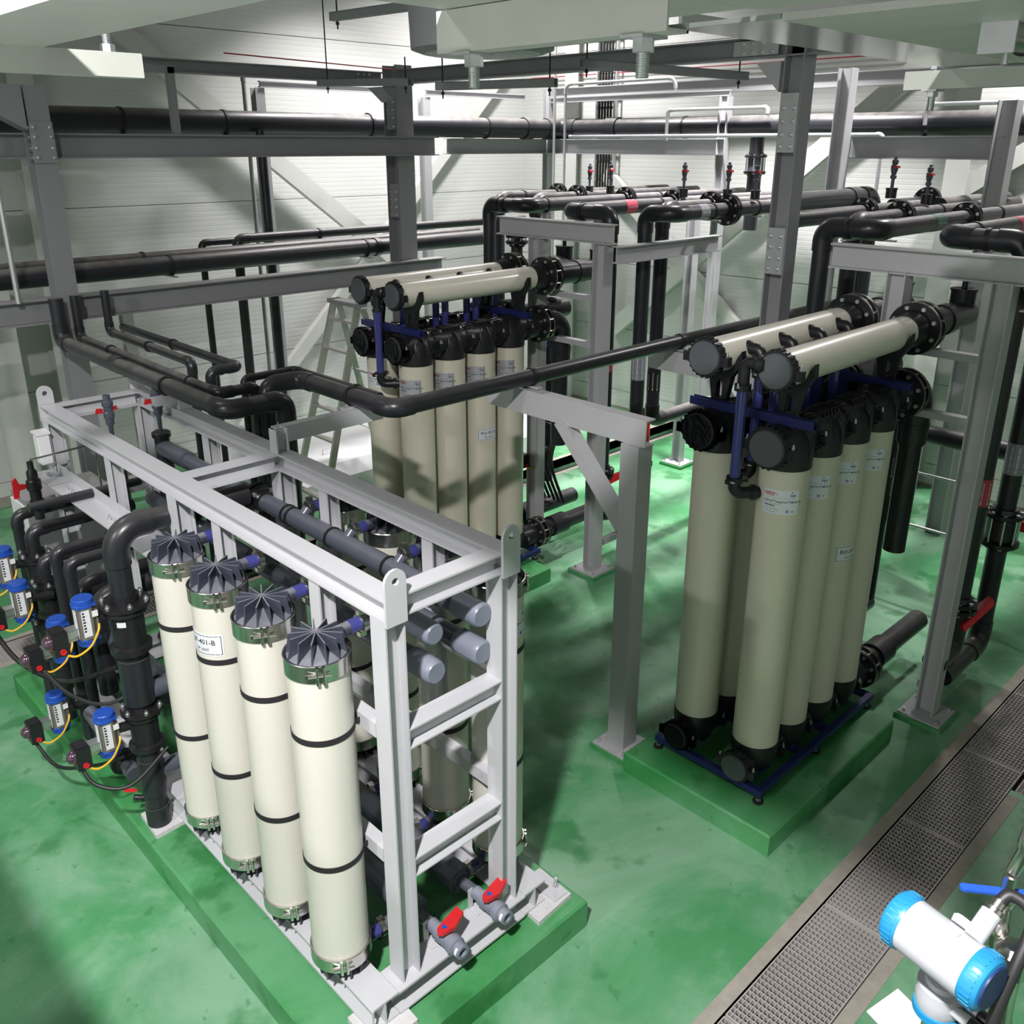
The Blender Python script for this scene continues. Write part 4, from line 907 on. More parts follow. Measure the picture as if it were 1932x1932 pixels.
t = pipe('black downpipe with grey tape and bolted valve at the right edge', [(7.05, 1.93, 3.3), (7.05, 1.93, .28), (6.35, 1.93, .28)], .07, 'black', R=.13)
tape(t, (7.05, 1.93, 1.72), .07, (0,0,1), 0, .24, 'greytape', None, GRY, n_rows=9); flange_set(t, (7.05, 1.93, 1.28), (0,0,1), .14, 8, False, .2, th=.03); part(MB().cyl((7.05,1.93,1.2), (7.05,1.93,1.36), .105, n=20), 'valve_body', M['black'], t)
part(MB().box(7.17, 7.35, 1.8, 1.84, 1.24, 1.32), 'valve_lever', M['red'], t)
t = pipe('fat black pipe ending in an elbow behind the right column', [(8.05, 4.62, 3.48), (9.9, 4.62, 3.48), (9.9, 4.62, .0)], .1, 'black', sleeves=[((9.45, 4.62, 3.48), (1,0,0), .2)])
t = pipe('horizontal black pipe low behind the right rack', [(8.3, 1.4, 1.5), (8.3, 3.6, 1.5)], .085, 'black'); 
vent(at(1680, 374, Y=3.55), 'vent valve with red handle left of two above the right bundle'); vent(at(1746, 385, Y=3.5), 'vent valve with red handle right of two above the right bundle')
# middle bundle
t = pipe('black pipe with red tape over the middle rack, turning and dropping beside the grey post', [(10.7, 5.95, PZ), (6.5, 5.95, PZ), (6.5, 5.42, PZ), (6.5, 5.42, .62)], .068, 'dusty', 'black', clamps=[((6.5, 5.75, PZ), (0,1,0)), ((6.62, 5.95, PZ), (1,0,0)), ((7.9, 5.95, PZ), (1,0,0))]); t['label'] = 'black pipe with red tape over the middle rack, dropping beside the grey post'
fl1(t, 8.15, 5.95, r=.14); tape(t, (7.3, 5.95, PZ), .068, (1,0,0), 0, .17, 'redtape', None, RED, flip=-1); tape(t, (6.5, 5.42, 1.98), .068, (0,0,1), 0, .16, 'redtape', None, RED, n_rows=9)
flange_set(t, (6.5, 5.42, .95), (0,0,1), .125, 8, False, .02, th=.03)
part(MB().sweep([(6.5, 5.42, .9), (6.5, 5.42, .6)]+[(6.5+.1*(1-cos(a)), 5.42, .6-.1*sin(a)) for a in [pi/2*k/6 for k in range(1, 7)]]+[(6.95, 5.42, .5)], .085, 22), 'foot_bend', M['black'], t)
part(MB().prism([(6.40, 5.36, .82), (6.42, 5.32, .84), (6.66, 5.22, .93), (6.70, 5.25, .93), (6.48, 5.36, .86)], (0, .02, .05)), 'valve_lever', M['red'], t)
t = pipe('black pipe turning left and dropping behind the ivory manifolds of the middle rack', [(10.7, 6.72, PZ), (6.75, 6.72, PZ), (6.75, 7.30, PZ), (6.75, 7.30, .0)], .068, 'dusty', 'black', clamps=[((6.75, 7.05, PZ), (0,1,0)), ((7.0, 6.72, PZ), (1,0,0)), ((8.9, 6.72, PZ), (1,0,0))]); fl1(t, 8.3, 6.72, r=.14)
t = pipe('third black pipe of the middle bundle with a flange', [(10.7, 7.45, PZ), (7.6, 7.45, PZ), (7.6, 7.45, .0)], .068, 'dusty', clamps=[((8.9, 7.45, PZ), (1,0,0))]); fl1(t, 8.3, 7.45, r=.14)
t = pipe('rear black pipe of the middle bundle with a flange', [(10.7, 7.95, PZ), (7.5, 7.95, PZ), (7.5, 7.95, .0)], .068, 'dusty', clamps=[((7.9, 7.95, PZ), (1,0,0))]); fl1(t, 8.5, 7.95, r=.14)
t = pipe('black pipe with grey tape turning down into the left of the twin drop pipes', [(10.7, 5.0, PZ), (6.85, 5.0, PZ), (6.85, 5.3, PZ), (6.85, 5.3, .4)], .068, 'dusty', 'black', clamps=[((7.45, 5.0, PZ), (1,0,0)), ((8.2, 5.0, PZ), (1,0,0))]); fl1(t, 7.72, 5.0, r=.145); tape(t, (7.2, 5.0, PZ), .068, (1,0,0), 0, .14, 'greytape', None, GRY, flip=-1); tape(t, (6.85, 5.3, 1.86), .068, (0,0,1), 0, .24, 'greytape', None, GRY, n_rows=9)
t = pipe('black pipe turning down into the right of the twin drop pipes', [(10.7, 5.48, PZ), (7.35, 5.48, PZ), (7.35, 5.48, 1.3), (8.4, 5.48, 1.3)], .068, 'dusty', 'black'); fl1(t, 8.15, 5.48, r=.14); tape(t, (7.35, 5.48, 1.62), .068, (0,0,1), 0, .22, 'cable', None, GRN, n_rows=9)
for i, (px, py, Yp, lb) in enumerate(((1112, 365, 7.45, 'leftmost vent valve with red handle above the middle bundle'), (1151, 365, 6.95, 'second vent valve with red handle above the middle bundle'), (1289, 372, 5.7, 'third vent valve with red handle above the middle bundle'), (1372, 374, 5.2, 'fourth vent valve with red handle above the middle bundle'), (1424, 376, 4.95, 'rightmost vent valve with red handle above the middle bundle'))):
    vent(at(px, py, Y=Yp), lb)
for x, y, lb in ((6.62, 6.75, 'black bolted valve on a stub above the middle rack flanges'),):
    t = thing('stub_valve', lb, 'valve', (x, y, 2.9)); part(MB().cyl((x, y, 2.75), (x, y, 3.16), .06, n=20), 'stub', M['black'], t); flange_set(t, (x, y, 3.1), (0,0,1), .115, 8, False, .03, th=.026)
for x, y, z0, z1, lb, tp in ((6.65, 6.3, .6, 2.55, 'black downpipe with blue printed band left of the middle grey post', 'bluetape'), (7.0, 5.85, .6, 2.95, 'black downpipe with blue printed band right of the middle grey post', 'bluetape')):
    t = thing('downpipe', lb, 'pipe', (x, y, z0)); part(MB().cyl((x, y, z0), (x, y, z1), .055, n=22), 'pipe_body', M['black'], t); part(MB().cyl((x, y, z1-.35), (x, y, z1), .07, n=22), 'socket', M['black'], t); tape(t, (x, y, 2.05), .055, (0,0,1), 0, .24, tp, None, BLU, n_rows=7)
t = thing('downpipe', 'black downpipe with green printed arrows behind the right rack', 'pipe', (6.75, 2.75, .5)); part(MB().cyl((6.75, 2.75, .5), (6.75, 2.75, 2.2), .07, n=22), 'pipe_body', M['black'], t); part(MB().cyl((6.75, 2.75, 1.2), (6.75, 2.75, 1.42), .085, n=22), 'socket', M['black'], t); part(MB().cyl((6.75, 2.75, 2.05), (6.75, 2.75, 2.3), .095, n=22), 'socket', M['black'], t); tape(t, (6.75, 2.75, 1.55), .07, (0,0,1), 0, .26, 'cable', None, GRN, n_rows=9)
# galvanised water loops and conduits
def thin(label, pts, r=.017, m='galv', name='conduit', cat='conduit', R=None): return pipe(label, pts, r, m, m, cat, R or r*2.2, name, n=12, rim=1.25)
thin('thin galvanised loop on top of the thick pipe by the back wall', [(10.1, 7.55, 4.05), (10.1, 7.55, 4.42), (10.1, 6.1, 4.42), (10.1, 6.1, 4.3)], .022, cat='pipe', name='water_pipe')
thin('thin galvanised pipe along the beam under the thick pipe', [(10.05, 9.2, 4.11), (10.05, 4.65, 4.11), (10.05, 4.65, 3.0)], .022, cat='pipe', name='water_pipe')
thin('short brown galvanised pipe on the thick pipe at the far right', [(10.12, 4.25, 4.2), (10.12, 4.25, 4.4), (10.12, 3.3, 4.4)], .022, cat='pipe', name='water_pipe')
thin('left grey conduit rising by the far corner stanchion', [(9.95, 9.4, 0.0), (9.95, 9.4, 5.6)], .02)
thin('right grey conduit by the far corner bending over to the right', [(9.9, 9.15, .0), (9.9, 9.15, 4.78), (9.9, 7.3, 4.78), (9.9, 7.3, 4.62)], .02, R=.1)
thin('dark conduit on the left wall bending at its top', [(5.78, 10.5, .0), (5.78, 10.5, 4.8), (6.1, 10.5, 4.8)], .025, 'dgrey', R=.08)
thin('thin grey pole at the far left in front of the twin pipes', [(2.22, 7.95, 4.4), (2.22, 7.95, 2.8)], .022)
for i in range(2): thin('red alarm cable along the top of the back wall, %s strand' % ['upper', 'lower'][i], [(11.0, 1.0, 4.98+.06*i), (11.0, 10.9, 4.98+.06*i)], .007, 'redcable', 'alarm_cable', 'cable')
thin('red alarm cable along the top of the left wall', [(4.4, 8.3, 4.78), (6.3, 8.3, 4.74)], .006, 'redcable', 'alarm_cable', 'cable')
# ------------------------------------------------------------------ actuated valve station at the far left of the skid
def actuator(x, y, zt, where, box=True):
    """pneumatic actuator: body with two blue end covers, nameplate, positioner box with dome, yellow air line"""
    t = thing('valve_actuator', where, 'actuator', (x, y, zt-.27), 'blue capped valve actuators')
    z0, z1 = zt-.23, zt-.045
    part(MB().lathe((x, y, z0), (0,0,1), [(0, .056), (z1-z0, .056)], 8, start=pi/8).box(x-.02, x+.055, y-.03, y+.03, z0+.03, z1-.03), 'body', M['alubody'], t, smooth=False)
    for za, d, nm in ((z1, 1, 'top_cover'), (z0, -1, 'bottom_cover')):
        part(MB().lathe((x, y, za), (0,0,d), [(0, .06), (.012, .06), (.014, .054), (.04, .054), (.045, .049), (.045, .001)], 24, caps=False).box(x-.05, x+.05, y-.05, y+.05, za if d > 0 else za-.01, za+.01 if d > 0 else za), nm, M['valveblue'], t)
    pl = part(MB().box(x-.054, x-.0525, y-.034, y+.008, z0+.015, z1-.012).box(x-.034, x+.008, y-.0545, y-.053, z0+.02, z1-.012), 'nameplate', M['paper'], t, smooth=False)
    tx = MB()
    for k in range(7): tx.box(x-.03, x-.03+.011+.003*(k % 2), y-.0552, y-.0546, z1-.03-.0175*k, z1-.02-.0175*k)
    part(tx, 'print', M['ink'], pl, kind='stuff', smooth=False)
    part(MB().box(x+.02, x+.05, y-.0555, y-.0545, z1-.06, z1-.025), 'sticker', M['white'], t, smooth=False)
    part(MB().cyl((x+.05, y, (z0+z1)/2), (x+.19, y, (z0+z1)/2-.02), .028, n=14), 'valve_stem', M['fit'], t)
    if box:
        bx = x-.15; zc = zt-.2
        b = part(MB().box(bx-.04, bx+.035, y-.055, y+.045, zc-.07, zc+.06).box(bx-.03, bx+.025, y-.045, y+.035, zc+.06, zc+.07), 'positioner_box', M['fit'], t)
        part(MB().lathe((bx-.04, y-.005, zc+.005), (-1,0,0), [(0, .04), (.012, .04), (.03, .03), (.04, .012), (.042, .001)], 20, caps=False), 'indicator_dome', M['dome'], b)
        part(MB().box(bx-.052, bx-.041, y-.03, y+.02, zc-.03, zc+.0), 'red_flag', M['red'], b)
        part(MB().lathe((bx+.0, y-.055, zc-.045), (0,-1,0), [(0, .016), (.008, .016), (.008, .010), (.002, .010)], 16), 'button', M['red'], b)
        part(MB().box(bx+.035, x-.05, y-.03, y+.03, zc+.04, zc+.045).box(bx+.035, x-.05, y-.012, y+.012, zc-.03, zc+.0).box(bx+.04, x-.05, y-.03, y-.02, zc+.0, zc+.042), 'mounting_bracket', M['zinc'], t)
        pts = [(bx+.02, y-.05, zc-.075), (bx+.06, y-.075, zc-.085), (x-.02, y-.085, zc-.05), (x+.03, y-.08, zc+.02), (x+.045, y-.06, zc+.05)]
        part(MB().sweep(smooth_path(pts), .006, 8), 'air_line', M['yellow'], t)
    return t
def smooth_path(pts, n=6):
    pts = [V(p) for p in pts]; out = []
    for i in range(len(pts)-1):
        p0 = pts[max(i-1, 0)]; p1 = pts[i]; p2 = pts[i+1]; p3 = pts[min(i+2, len(pts)-1)]
        for j in range(n):
            t = j/n; out.append(.5*((2*p1)+(-p0+p2)*t+(2*p0-5*p1+4*p2-p3)*t*t+(-p0+3*p1-3*p2+p3)*t**3))
    return out+[pts[-1]]
def union_valve(parent, x, y, z0, z1, r):
    h = z1-z0
    part(MB().lathe((x, y, z0), (0,0,1), [(0, r*1.12), (h*.12, r*1.12), (h*.13, r*1.7), (h*.22, r*1.75), (h*.24, r*1.35), (h*.72, r*1.4), (h*.74, r*1.75), (h*.84, r*1.7), (h*.85, r*1.15), (h, r*1.15)], 24), 'valve_body', M['fit'], parent)
    part(MB().lathe((x, y, z1-h*.16), (0,0,1), [(0, r*2.05), (.02, r*2.05)], 24), 'valve_flange', M['fit'], parent)
    u = wloc(parent)
    for k in range(6): inst(hexb, 'bolt', parent, V((x+r*1.8*cos(k*pi/3+.4), y+r*1.8*sin(k*pi/3+.4), z1-h*.16+.02))-u)
rx = 1.53
t = pipe('thick black riser with a big elbow and bolted valves at the left of the skid', [(rx, 4.59, .205), (rx, 4.59, 2.09), (2.30, 4.59, 2.09)], .062, 'black', R=.13, clamps=[((1.98, 4.59, 2.09), (1,0,0))])
union_valve(t, rx, 4.59, 1.33, 1.72, .064); union_valve(t, rx, 4.59, .70, 1.04, .056)
for za, zb, rr in ((1.05, 1.33, .085), (.42, .66, .072), (.205, .33, .07)): part(MB().cyl((rx, 4.59, za), (rx, 4.59, zb), rr, n=22), 'socket', M['black'], t)
for zz in (1.08, .55): part(MB().cyl((rx+.05, 4.59, zz), (1.95, 4.59, zz), .05, n=20), 'branch', M['upvc'], t)
part(MB().patch((rx, 4.59, 1.56), .09, 0, .03, RAD(215), RAD(245), 5), 'sticker', M['paper'], t)
risers = [(104, 1044, .034, 'thin black elbowed riser beside the thick riser, second from it'), (130, 1065, .034, 'thin black elbowed riser next to the thick riser'), (58, 1005, .04, 'black elbowed riser second from the left at the valve station'), (30, 975, .036, 'leftmost black elbowed riser at the valve station'), (80, 1060, .038, 'black elbowed riser in the middle of the valve station')]
for i, (px, py, r, lb) in enumerate(risers):
    p = at(px, py, X=1.52); t = pipe(lb, [(1.52, p.y, .25), (1.52, p.y, p.z+.01), (2.2, p.y, p.z+.01)], r, 'black', group='elbowed risers of the valve station')
    if i in (2, 4): union_valve(t, 1.52, p.y, p.z-.42, p.z-.12, r*1.25); union_valve(t, 1.52, p.y, p.z-.95, p.z-.6, r*1.25)
for px, py, lb, r in ((165, 1105, 'fat black bend behind the nearest blue capped actuator', .068), (195, 1125, 'smaller fat black bend in front of the first', .06)):
    p = at(px, py, X=1.72); pipe(lb, [(1.66, p.y, .6), (1.66, p.y, p.z), (2.25, p.y, p.z)], r, 'black', R=.14)
actuator(1.33, 4.62, 1.76, 'blue capped actuator with white nameplate in front of the thick riser')
actuator(1.33, 5.16, 1.42, 'blue capped actuator half hidden behind the positioner of the nearest upper one')
actuator(1.33, 5.86, 1.40, 'small blue capped actuator second from the left edge')
actuator(1.33, 6.08, 1.56, 'blue capped actuator cut by the left edge of the picture')
actuator(1.33, 4.60, 1.06, 'lowest blue capped actuator above the plinth edge')
actuator(1.33, 5.52, .74, 'blue capped actuator low at the left in front of the green floor')
def cable(label, pts, r=.011, m='cable', name='cable'): return solo(MB().sweep(smooth_path(pts), r, 8), name, M[m], label, 'cable')
cable('black corrugated cable looping below the upper actuators', [(1.2, 5.1, 1.15), (1.28, 4.95, 1.02), (1.42, 4.75, 1.0), (1.7, 4.72, 1.08)])
cable('black corrugated cable looping under the lowest actuator', [(1.16, 4.58, .80), (1.2, 4.5, .70), (1.35, 4.42, .66), (1.6, 4.47, .76)])
cable('black cable hanging between the low left actuator and the lowest one', [(1.17, 5.5, .45), (1.22, 5.3, .36), (1.35, 4.95, .5), (1.45, 4.75, .62)])
cable('thick black cables sagging behind the left actuators', [(1.15, 5.85, 1.1), (1.2, 5.6, .98), (1.35, 5.3, .92), (1.6, 5.1, 1.0)], .016)
t = pipe('grey pipe with black flange running low beside the thick riser', [(1.47, 5.35, .62), (1.47, 4.72, .50)], .045, 'upvc'); part(MB().lathe((1.47, 4.86, .525), (0,-1,-.15), [(0, .085), (.03, .085), (.03, .06), (.05, .05)], 24), 'flange', M['fit'], t)
t = thing('drain_cock', 'tiny valve with red handle low at the foot of the thick riser', 'valve', (1.50, 4.66, .35)); part(MB().lathe((1.53, 4.64, .34), (-.6,.3,.2), [(0, .016), (.03, .024), (.06, .024), (.07, .016), (.11, .016)], 12), 'valve_body', M['fit'], t); part(MB().bar((1.46, 4.68, .41), (1.40, 4.72, .42), .018, .012), 'handle', M['red'], t)
for a in (5.0, 5.6, 6.15): 
    pass
t = pipe('big grey horizontal pipe low behind the actuators', [(1.75, 6.3, .95), (1.75, 4.7, .95)], .075, 'upvc', clamps=[((1.75, 5.3, .95), (0,1,0))])
# upright tees with vents inside the far half of the skid
def tee_col(px, py, X_, zb, label, lb2):
    p = at(px, py, X=X_); t = thing('tee_column', label, 'pipe', (p.x, p.y, zb))
    part(MB().cyl((p.x, p.y, zb), (p.x, p.y, p.z), .052, n=20), 'pipe_body', M['black'], t); part(MB().lathe((p.x, p.y, p.z-.02), (0,0,1), [(0, .064), (.03, .064), (.04, .05)], 20), 'cap', M['black'], t)
    part(MB().cyl((p.x, p.y, p.z-.45), (p.x, p.y, p.z-.2), .062, n=20), 'tee_socket', M['black'], t)
    q = V((p.x, p.y, p.z+.02)); v = thing('vent_valve', lb2, 'valve', tuple(q), 'vents over the skid')
    part(MB().lathe(q, (0,0,1), [(0, .014), (.1, .016), (.12, .028), (.16, .03), (.165, .036), (.2, .036), (.205, .03), (.24, .03), (.245, .037), (.275, .037), (.28, .024), (.32, .024), (.32, .016), (.3, .016)], 16), 'valve_body', M['upvc'], v)
    part(MB().prism([(q.x-.085, q.y, q.z+.2), (q.x-.075, q.y, q.z+.235), (q.x-.035, q.y, q.z+.23), (q.x-.035, q.y, q.z+.2)], (0,.014,0)), 'handle', M['red'], v); part(MB().prism([(q.x+.035, q.y, q.z+.205), (q.x+.035, q.y, q.z+.23), (q.x+.06, q.y, q.z+.235), (q.x+.06, q.y, q.z+.21)], (0,.014,0)), 'handle_tip', M['red'], v)
    return p
tee_col(214, 836, 2.14, 1.3, 'black upright tee with a vent at the far end of the skid, left of two', 'grey vent with red handle left of two above the far skid')
p2 = tee_col(304, 818, 2.40, 1.5, 'black upright tee with a vent at the far end of the skid, right of two', 'grey vent with red handle right of two above the far skid')
pipe('dusty grey feed pipe running from the upright tee down the skid', [(2.40, p2.y, 2.03), (2.40, 5.55, 2.03)], .06, 'upvc', 'black')
pipe('thin black cross pipe at the far end of the skid', [(1.45, at(110, 985, X=1.6).y, 1.9), (2.14, at(110, 985, X=1.6).y, 1.9)], .028, 'black')
p = at(66, 925, X=1.62); t = thing('sample_valve', 'black upright valve with long red handle at the far left', 'valve', (p.x, p.y, p.z-.15), None)
part(MB().lathe((p.x, p.y, p.z-.2), (0,0,1), [(0, .03), (.06, .03), (.07, .04), (.13, .045), (.14, .036), (.2, .036), (.21, .046), (.27, .046), (.28, .034), (.33, .034), (.35, .02), (.4, .02)], 18), 'valve_body', M['fit'], t)
part(MB().prism([(p.x-.13, p.y, p.z-.03), (p.x-.125, p.y, p.z+.09), (p.x-.10, p.y, p.z+.11), (p.x-.085, p.y, p.z+.06), (p.x-.04, p.y, p.z+.05), (p.x-.045, p.y, p.z+.025), (p.x-.09, p.y, p.z+.02), (p.x-.10, p.y, p.z-.03)], (0,.02,0)), 'handle', M['red'], t)
thin('thin stainless sampling tube running right from the upright valve', [(p.x, p.y, p.z+.21), (p.x+.42, p.y, p.z+.23), (p.x+.42, p.y, p.z-.6)], .007, 'steel', 'sampling_tube', 'tube')
t = thing('junction_box', 'small grey box on the far left skid post', 'box', (1.80, 6.46, 1.95)); part(MB().box(1.74, 1.81, 6.36, 6.46, 1.95, 2.16).box(1.73, 1.82, 6.35, 6.47, 2.16, 2.175), 'case', M['white'], t); part(MB().box(1.735, 1.74, 6.37, 6.45, 1.97, 2.14), 'lid', M['white'], t)
# control cabinet behind the valve station
t = thing('control_cabinet', 'dark cabinet with a pale door edge behind the valve station', 'cabinet', (1.9, 7.2, 0)); part(MB().box(1.75, 2.35, 7.0, 7.35, 0, 1.5), 'case', M['dgrey'], t, smooth=False); d_ = part(MB().box(1.735, 1.75, 7.02, 7.33, .15, 1.45), 'door', M['white'], t, smooth=False); part(MB().lathe((1.735, 7.18, 1.0), (-1,0,0), [(0, .06), (.012, .06), (.014, .05)], 20), 'gauge', M['steel'], d_)
# ------------------------------------------------------------------ ladder, covers and small things on the floor
lad = thing('step_ladder', 'aluminium folding ladder standing open left of the middle rack', 'ladder', (5.2, 8.0, 0))
A_ = [V((4.62, 7.62, 0)), V((5.12, 7.62, 0))]; Tp = [V((4.86, 7.88, 2.42)), V((5.16, 7.88, 2.42))]; Bk = [V((4.66, 8.75, 0)), V((5.3, 8.75, 0))]
A_ = [V((4.45, 7.46, 0)), V((4.45, 8.04, 0))]; Tp = [V((5.18, 7.54, 2.5)), V((5.18, 7.96, 2.5))]; Bk = [V((5.88, 7.42, 0)), V((5.88, 8.08, 0))]
for k in (0, 1):
    part(MB().bar(A_[k], Tp[k], .03, .07), 'front_rail', M['alu'], lad); part(MB().bar(Bk[k], Tp[k]+V((.06,0,-.05)), .025, .06), 'rear_rail', M['alu'], lad)
for i in range(1, 9):
    f = i/8.6; part(MB().bar(A_[0].lerp(Tp[0], f), A_[1].lerp(Tp[1], f), .07, .022), 'step', M['alu'], lad)
    if i in (2, 4, 6): part(MB().bar(Bk[0].lerp(Tp[0], f), Bk[1].lerp(Tp[1], f), .03, .02), 'rear_brace', M['alu'], lad)
part(MB().box(5.12, 5.26, 7.5, 8.0, 2.48, 2.52), 'top_cap', M['dgrey'], lad)
def cover(x0, x1, y0, y1, h, label):
    t = thing('tank_cover', label, 'cover', (x0, y0, 0)); c = .12
    part(MB()._add([(x0,y0,0),(x1,y0,0),(x1,y1,0),(x0,y1,0),(x0,y0,h*.6),(x1,y0,h*.6),(x1,y1,h*.6),(x0,y1,h*.6),(x0+c,y0+c,h),(x1-c,y0+c,h),(x1-c,y1-c,h),(x0+c,y1-c,h)], [(0,3,2,1),(0,1,5,4),(1,2,6,5),(2,3,7,6),(3,0,4,7),(4,5,9,8),(5,6,10,9),(6,7,11,10),(7,4,8,11),(8,9,10,11)]), 'shell', M['white'], t, smooth=False)
    xm = x0+(x1-x0)*.45; part(MB().sweep([(xm-.09, y0+.5, h), (xm-.09, y0+.5, h+.07), (xm+.09, y0+.5, h+.07), (xm+.09, y0+.5, h)], .006, 8), 'lift_handle', M['galv'], t)
cover(4.9, 6.9, 8.75, 10.7, .38, 'low white tank cover with a wire handle behind the ladder')
cover(7.1, 9.2, 8.35, 10.4, .38, 'low white tank cover with a wire handle behind the middle rack')
t = thing('floor_duct', 'vertical pale grey duct against the left wall at the left edge', 'duct', (2.72, 10.6, 0)); part(MB().cyl((2.72, 10.6, 0), (2.72, 10.6, 2.6), .16, n=28), 'body', M['wallsteel'], t)
fx, fy = 7.6, 5.76
t = thing('fire_extinguisher', 'red fire extinguisher half hidden behind the goalpost support', 'extinguisher', (fx, fy, .0))
part(MB().lathe((fx, fy, .72), (0,0,1), [(0, .06), (.02, .065), (.45, .065), (.52, .04), (.54, .02)], 22), 'bottle', M['red'], t); part(MB().cyl((fx,fy,1.26), (fx,fy,1.31), .025, n=12).box(fx-.06, fx+.04, fy-.015, fy+.015, 1.31, 1.33), 'valve_head', M['fit'], t); part(MB().box(fx-.08, fx+.08, fy-.08, fy+.08, .66, .72), 'shelf', M['fit'], t, smooth=False); part(MB().cyl((fx, fy, 0), (fx, fy, .66), .02, n=10), 'stand_leg', M['fit'], t)
t = actuator(6.3, 6.17, 1.18, 'blue capped actuator low between the middle rack and the black cables', True)
for i in range(6):
    y = 6.25+.07*i; cable('black cable %s of the bundle strapped behind the middle rack' % ['one', 'two', 'three', 'four', 'five', 'six'][i], [(6.75, y, 2.3), (6.72, y, 1.7), (6.7+.05*(i % 2), y-.05, 1.2), (6.55, y-.1, .85), (6.65, y-.2, .4)], .016)
cable('black cable looping behind the middle rack', [(6.4, 6.5, 1.75), (6.45, 6.4, 1.4), (6.6, 6.2, 1.25), (6.75, 6.2, 1.3)], .014)
t = thing('instrument_stand', 'pale instrument panel standing behind the right rack', 'panel', (8.4, 3.6, 0)); part(MB().box(8.38, 8.44, 3.45, 3.75, 1.0, 2.0), 'panel', M['white'], t, smooth=False); part(MB().box(8.374, 8.38, 3.5, 3.6, 1.75, 1.83), 'warning_sticker', M['yellow'], t); part(MB().box(8.39, 8.43, 3.58, 3.62, .05, 1.0), 'leg', M['galv'], t); base_plate(t, 8.41, 3.6, .13)
t = thing('low_rail', 'thin galvanised rail low behind the right rack', 'rail', (7.9, 2.6, 0)); part(MB().cyl((7.9, 2.3, .75), (7.9, 3.9, .75), .012, n=10), 'bar', M['galv'], t); part(MB().cyl((7.9, 2.3, 1.25), (7.9, 3.9, 1.25), .012, n=10), 'upper_bar', M['galv'], t)
for y in (2.35, 3.85): part(MB().cyl((7.9, y, 0), (7.9, y, 1.25), .014, n=10), 'leg', M['galv'], t)
# cable ladder in the corner
cl = thing('cable_ladder', 'galvanised cable ladder with black cables on the back wall by the corner', 'cable ladder', (10.98, 9.32, 0))
for y in (9.14, 9.50): part(MB().box(10.95, 11.0, y-.012, y+.012, .4, 6.4), 'side_rail', M['galv'], cl, smooth=False)
for k in range(24): part(MB().box(10.97, 10.99, 9.15, 9.49, .5+.25*k, .53+.25*k), 'rung', M['galv'], cl, smooth=False)
for i in range(5): cable('black cable %s on the corner cable ladder' % ['one', 'two', 'three', 'four', 'five'][i], [(10.955, 9.22+.055*i, .4), (10.955, 9.22+.055*i, 3.0), (10.955, 9.22+.055*i, 6.4)], .018)

# ------------------------------------------------------------------ overhead equipment frame close to the camera
ZO = 4.265
t = thing('overhead_beam', 'pale underside of a wide beam at the top left corner', 'beam', (.88, 1.6, ZO)); part(MB().box(.728, 1.033, -1.0, 3.16, ZO, ZO+.012), 'bottom_flange', M['olive'], t, smooth=False); part(MB().box(.74, .755, .2, 3.16, ZO+.012, ZO+.08).box(1.006, 1.021, .2, 3.16, ZO+.012, ZO+.08), 'web', M['olive'], t, smooth=False)
def stud(x, y, z0, z1, label, plate=None, r=.0125):
    t = thing('levelling_bolt', label, 'bolt', (x, y, z0), 'levelling bolts of the overhead frame'); 
    part(MB().cyl((x, y, z0), (x, y, z1), r, n=14), 'shank', M['zinc'], t)
    th = MB()
    for k in range(int((z1-z0)/.004)): th.torus((x, y, z0+.004*k), (0,0,1), r, .0013, 14, 4)
    part(th, 'thread', M['zinc'], t, kind='stuff')
    return t
def nut(t, x, y, z, h=.022, r=.022): part(MB().hexnut((x, y, z), (0,0,1), r, h), 'nut', M['zinc'], t)
def plate(t, x, y, z, s=.04): part(MB().box(x-s, x+s, y-s*.7, y+s*.7, z, z+.006), 'washer_plate', M['galv'], t, smooth=False)
t = thing('overhead_channel', 'pale grey channel at the upper left with a rounded end', 'channel', (.9, 3.05, 4.195)); part(MB().channel((.2, 3.06, 4.23), (1.325, 3.06, 4.23), .07, .07, (0,1,0), .006, .015), 'channel', M['olive'], t)
t = stud(1.235, 3.06, 4.24, 4.5, 'bolt with nut on the upper left channel'); nut(t, 1.235, 3.06, 4.266)
t = thing('overhead_channel', 'pale grey channel at the top centre with two hanging bolts', 'channel', (1.53, 1.48, 4.2)); part(MB().channel((1.535, 1.135, 4.245), (1.535, 1.80, 4.245), .07, .09, (1,0,0), .006, .018), 'channel', M['olive'], t)
for y, lb in ((1.215, 'hanging bolt with nut at the near end of the centre channel'), (1.71, 'hanging bolt with nut at the far end of the centre channel')):
    t = stud(1.535, y, 4.125, 4.21, lb); nut(t, 1.535, y, 4.170, .024, .0225); plate(t, 1.535, y, 4.194)
t = thing('overhead_channel', 'pale grey channel at the upper right with a hanging bolt', 'channel', (3.72, 1.3, 4.2)); part(MB().channel((3.74, .55, 4.232), (3.74, 1.66, 4.232), .07, .065, (1,0,0), .006, .015), 'channel', M['olive'], t)
t = stud(3.74, 1.56, 4.125, 4.33, 'hanging bolt with nut under the upper right channel'); nut(t, 3.74, 1.56, 4.174); nut(t, 3.74, 1.56, 4.27, .03); plate(t, 3.74, 1.56, 4.193)
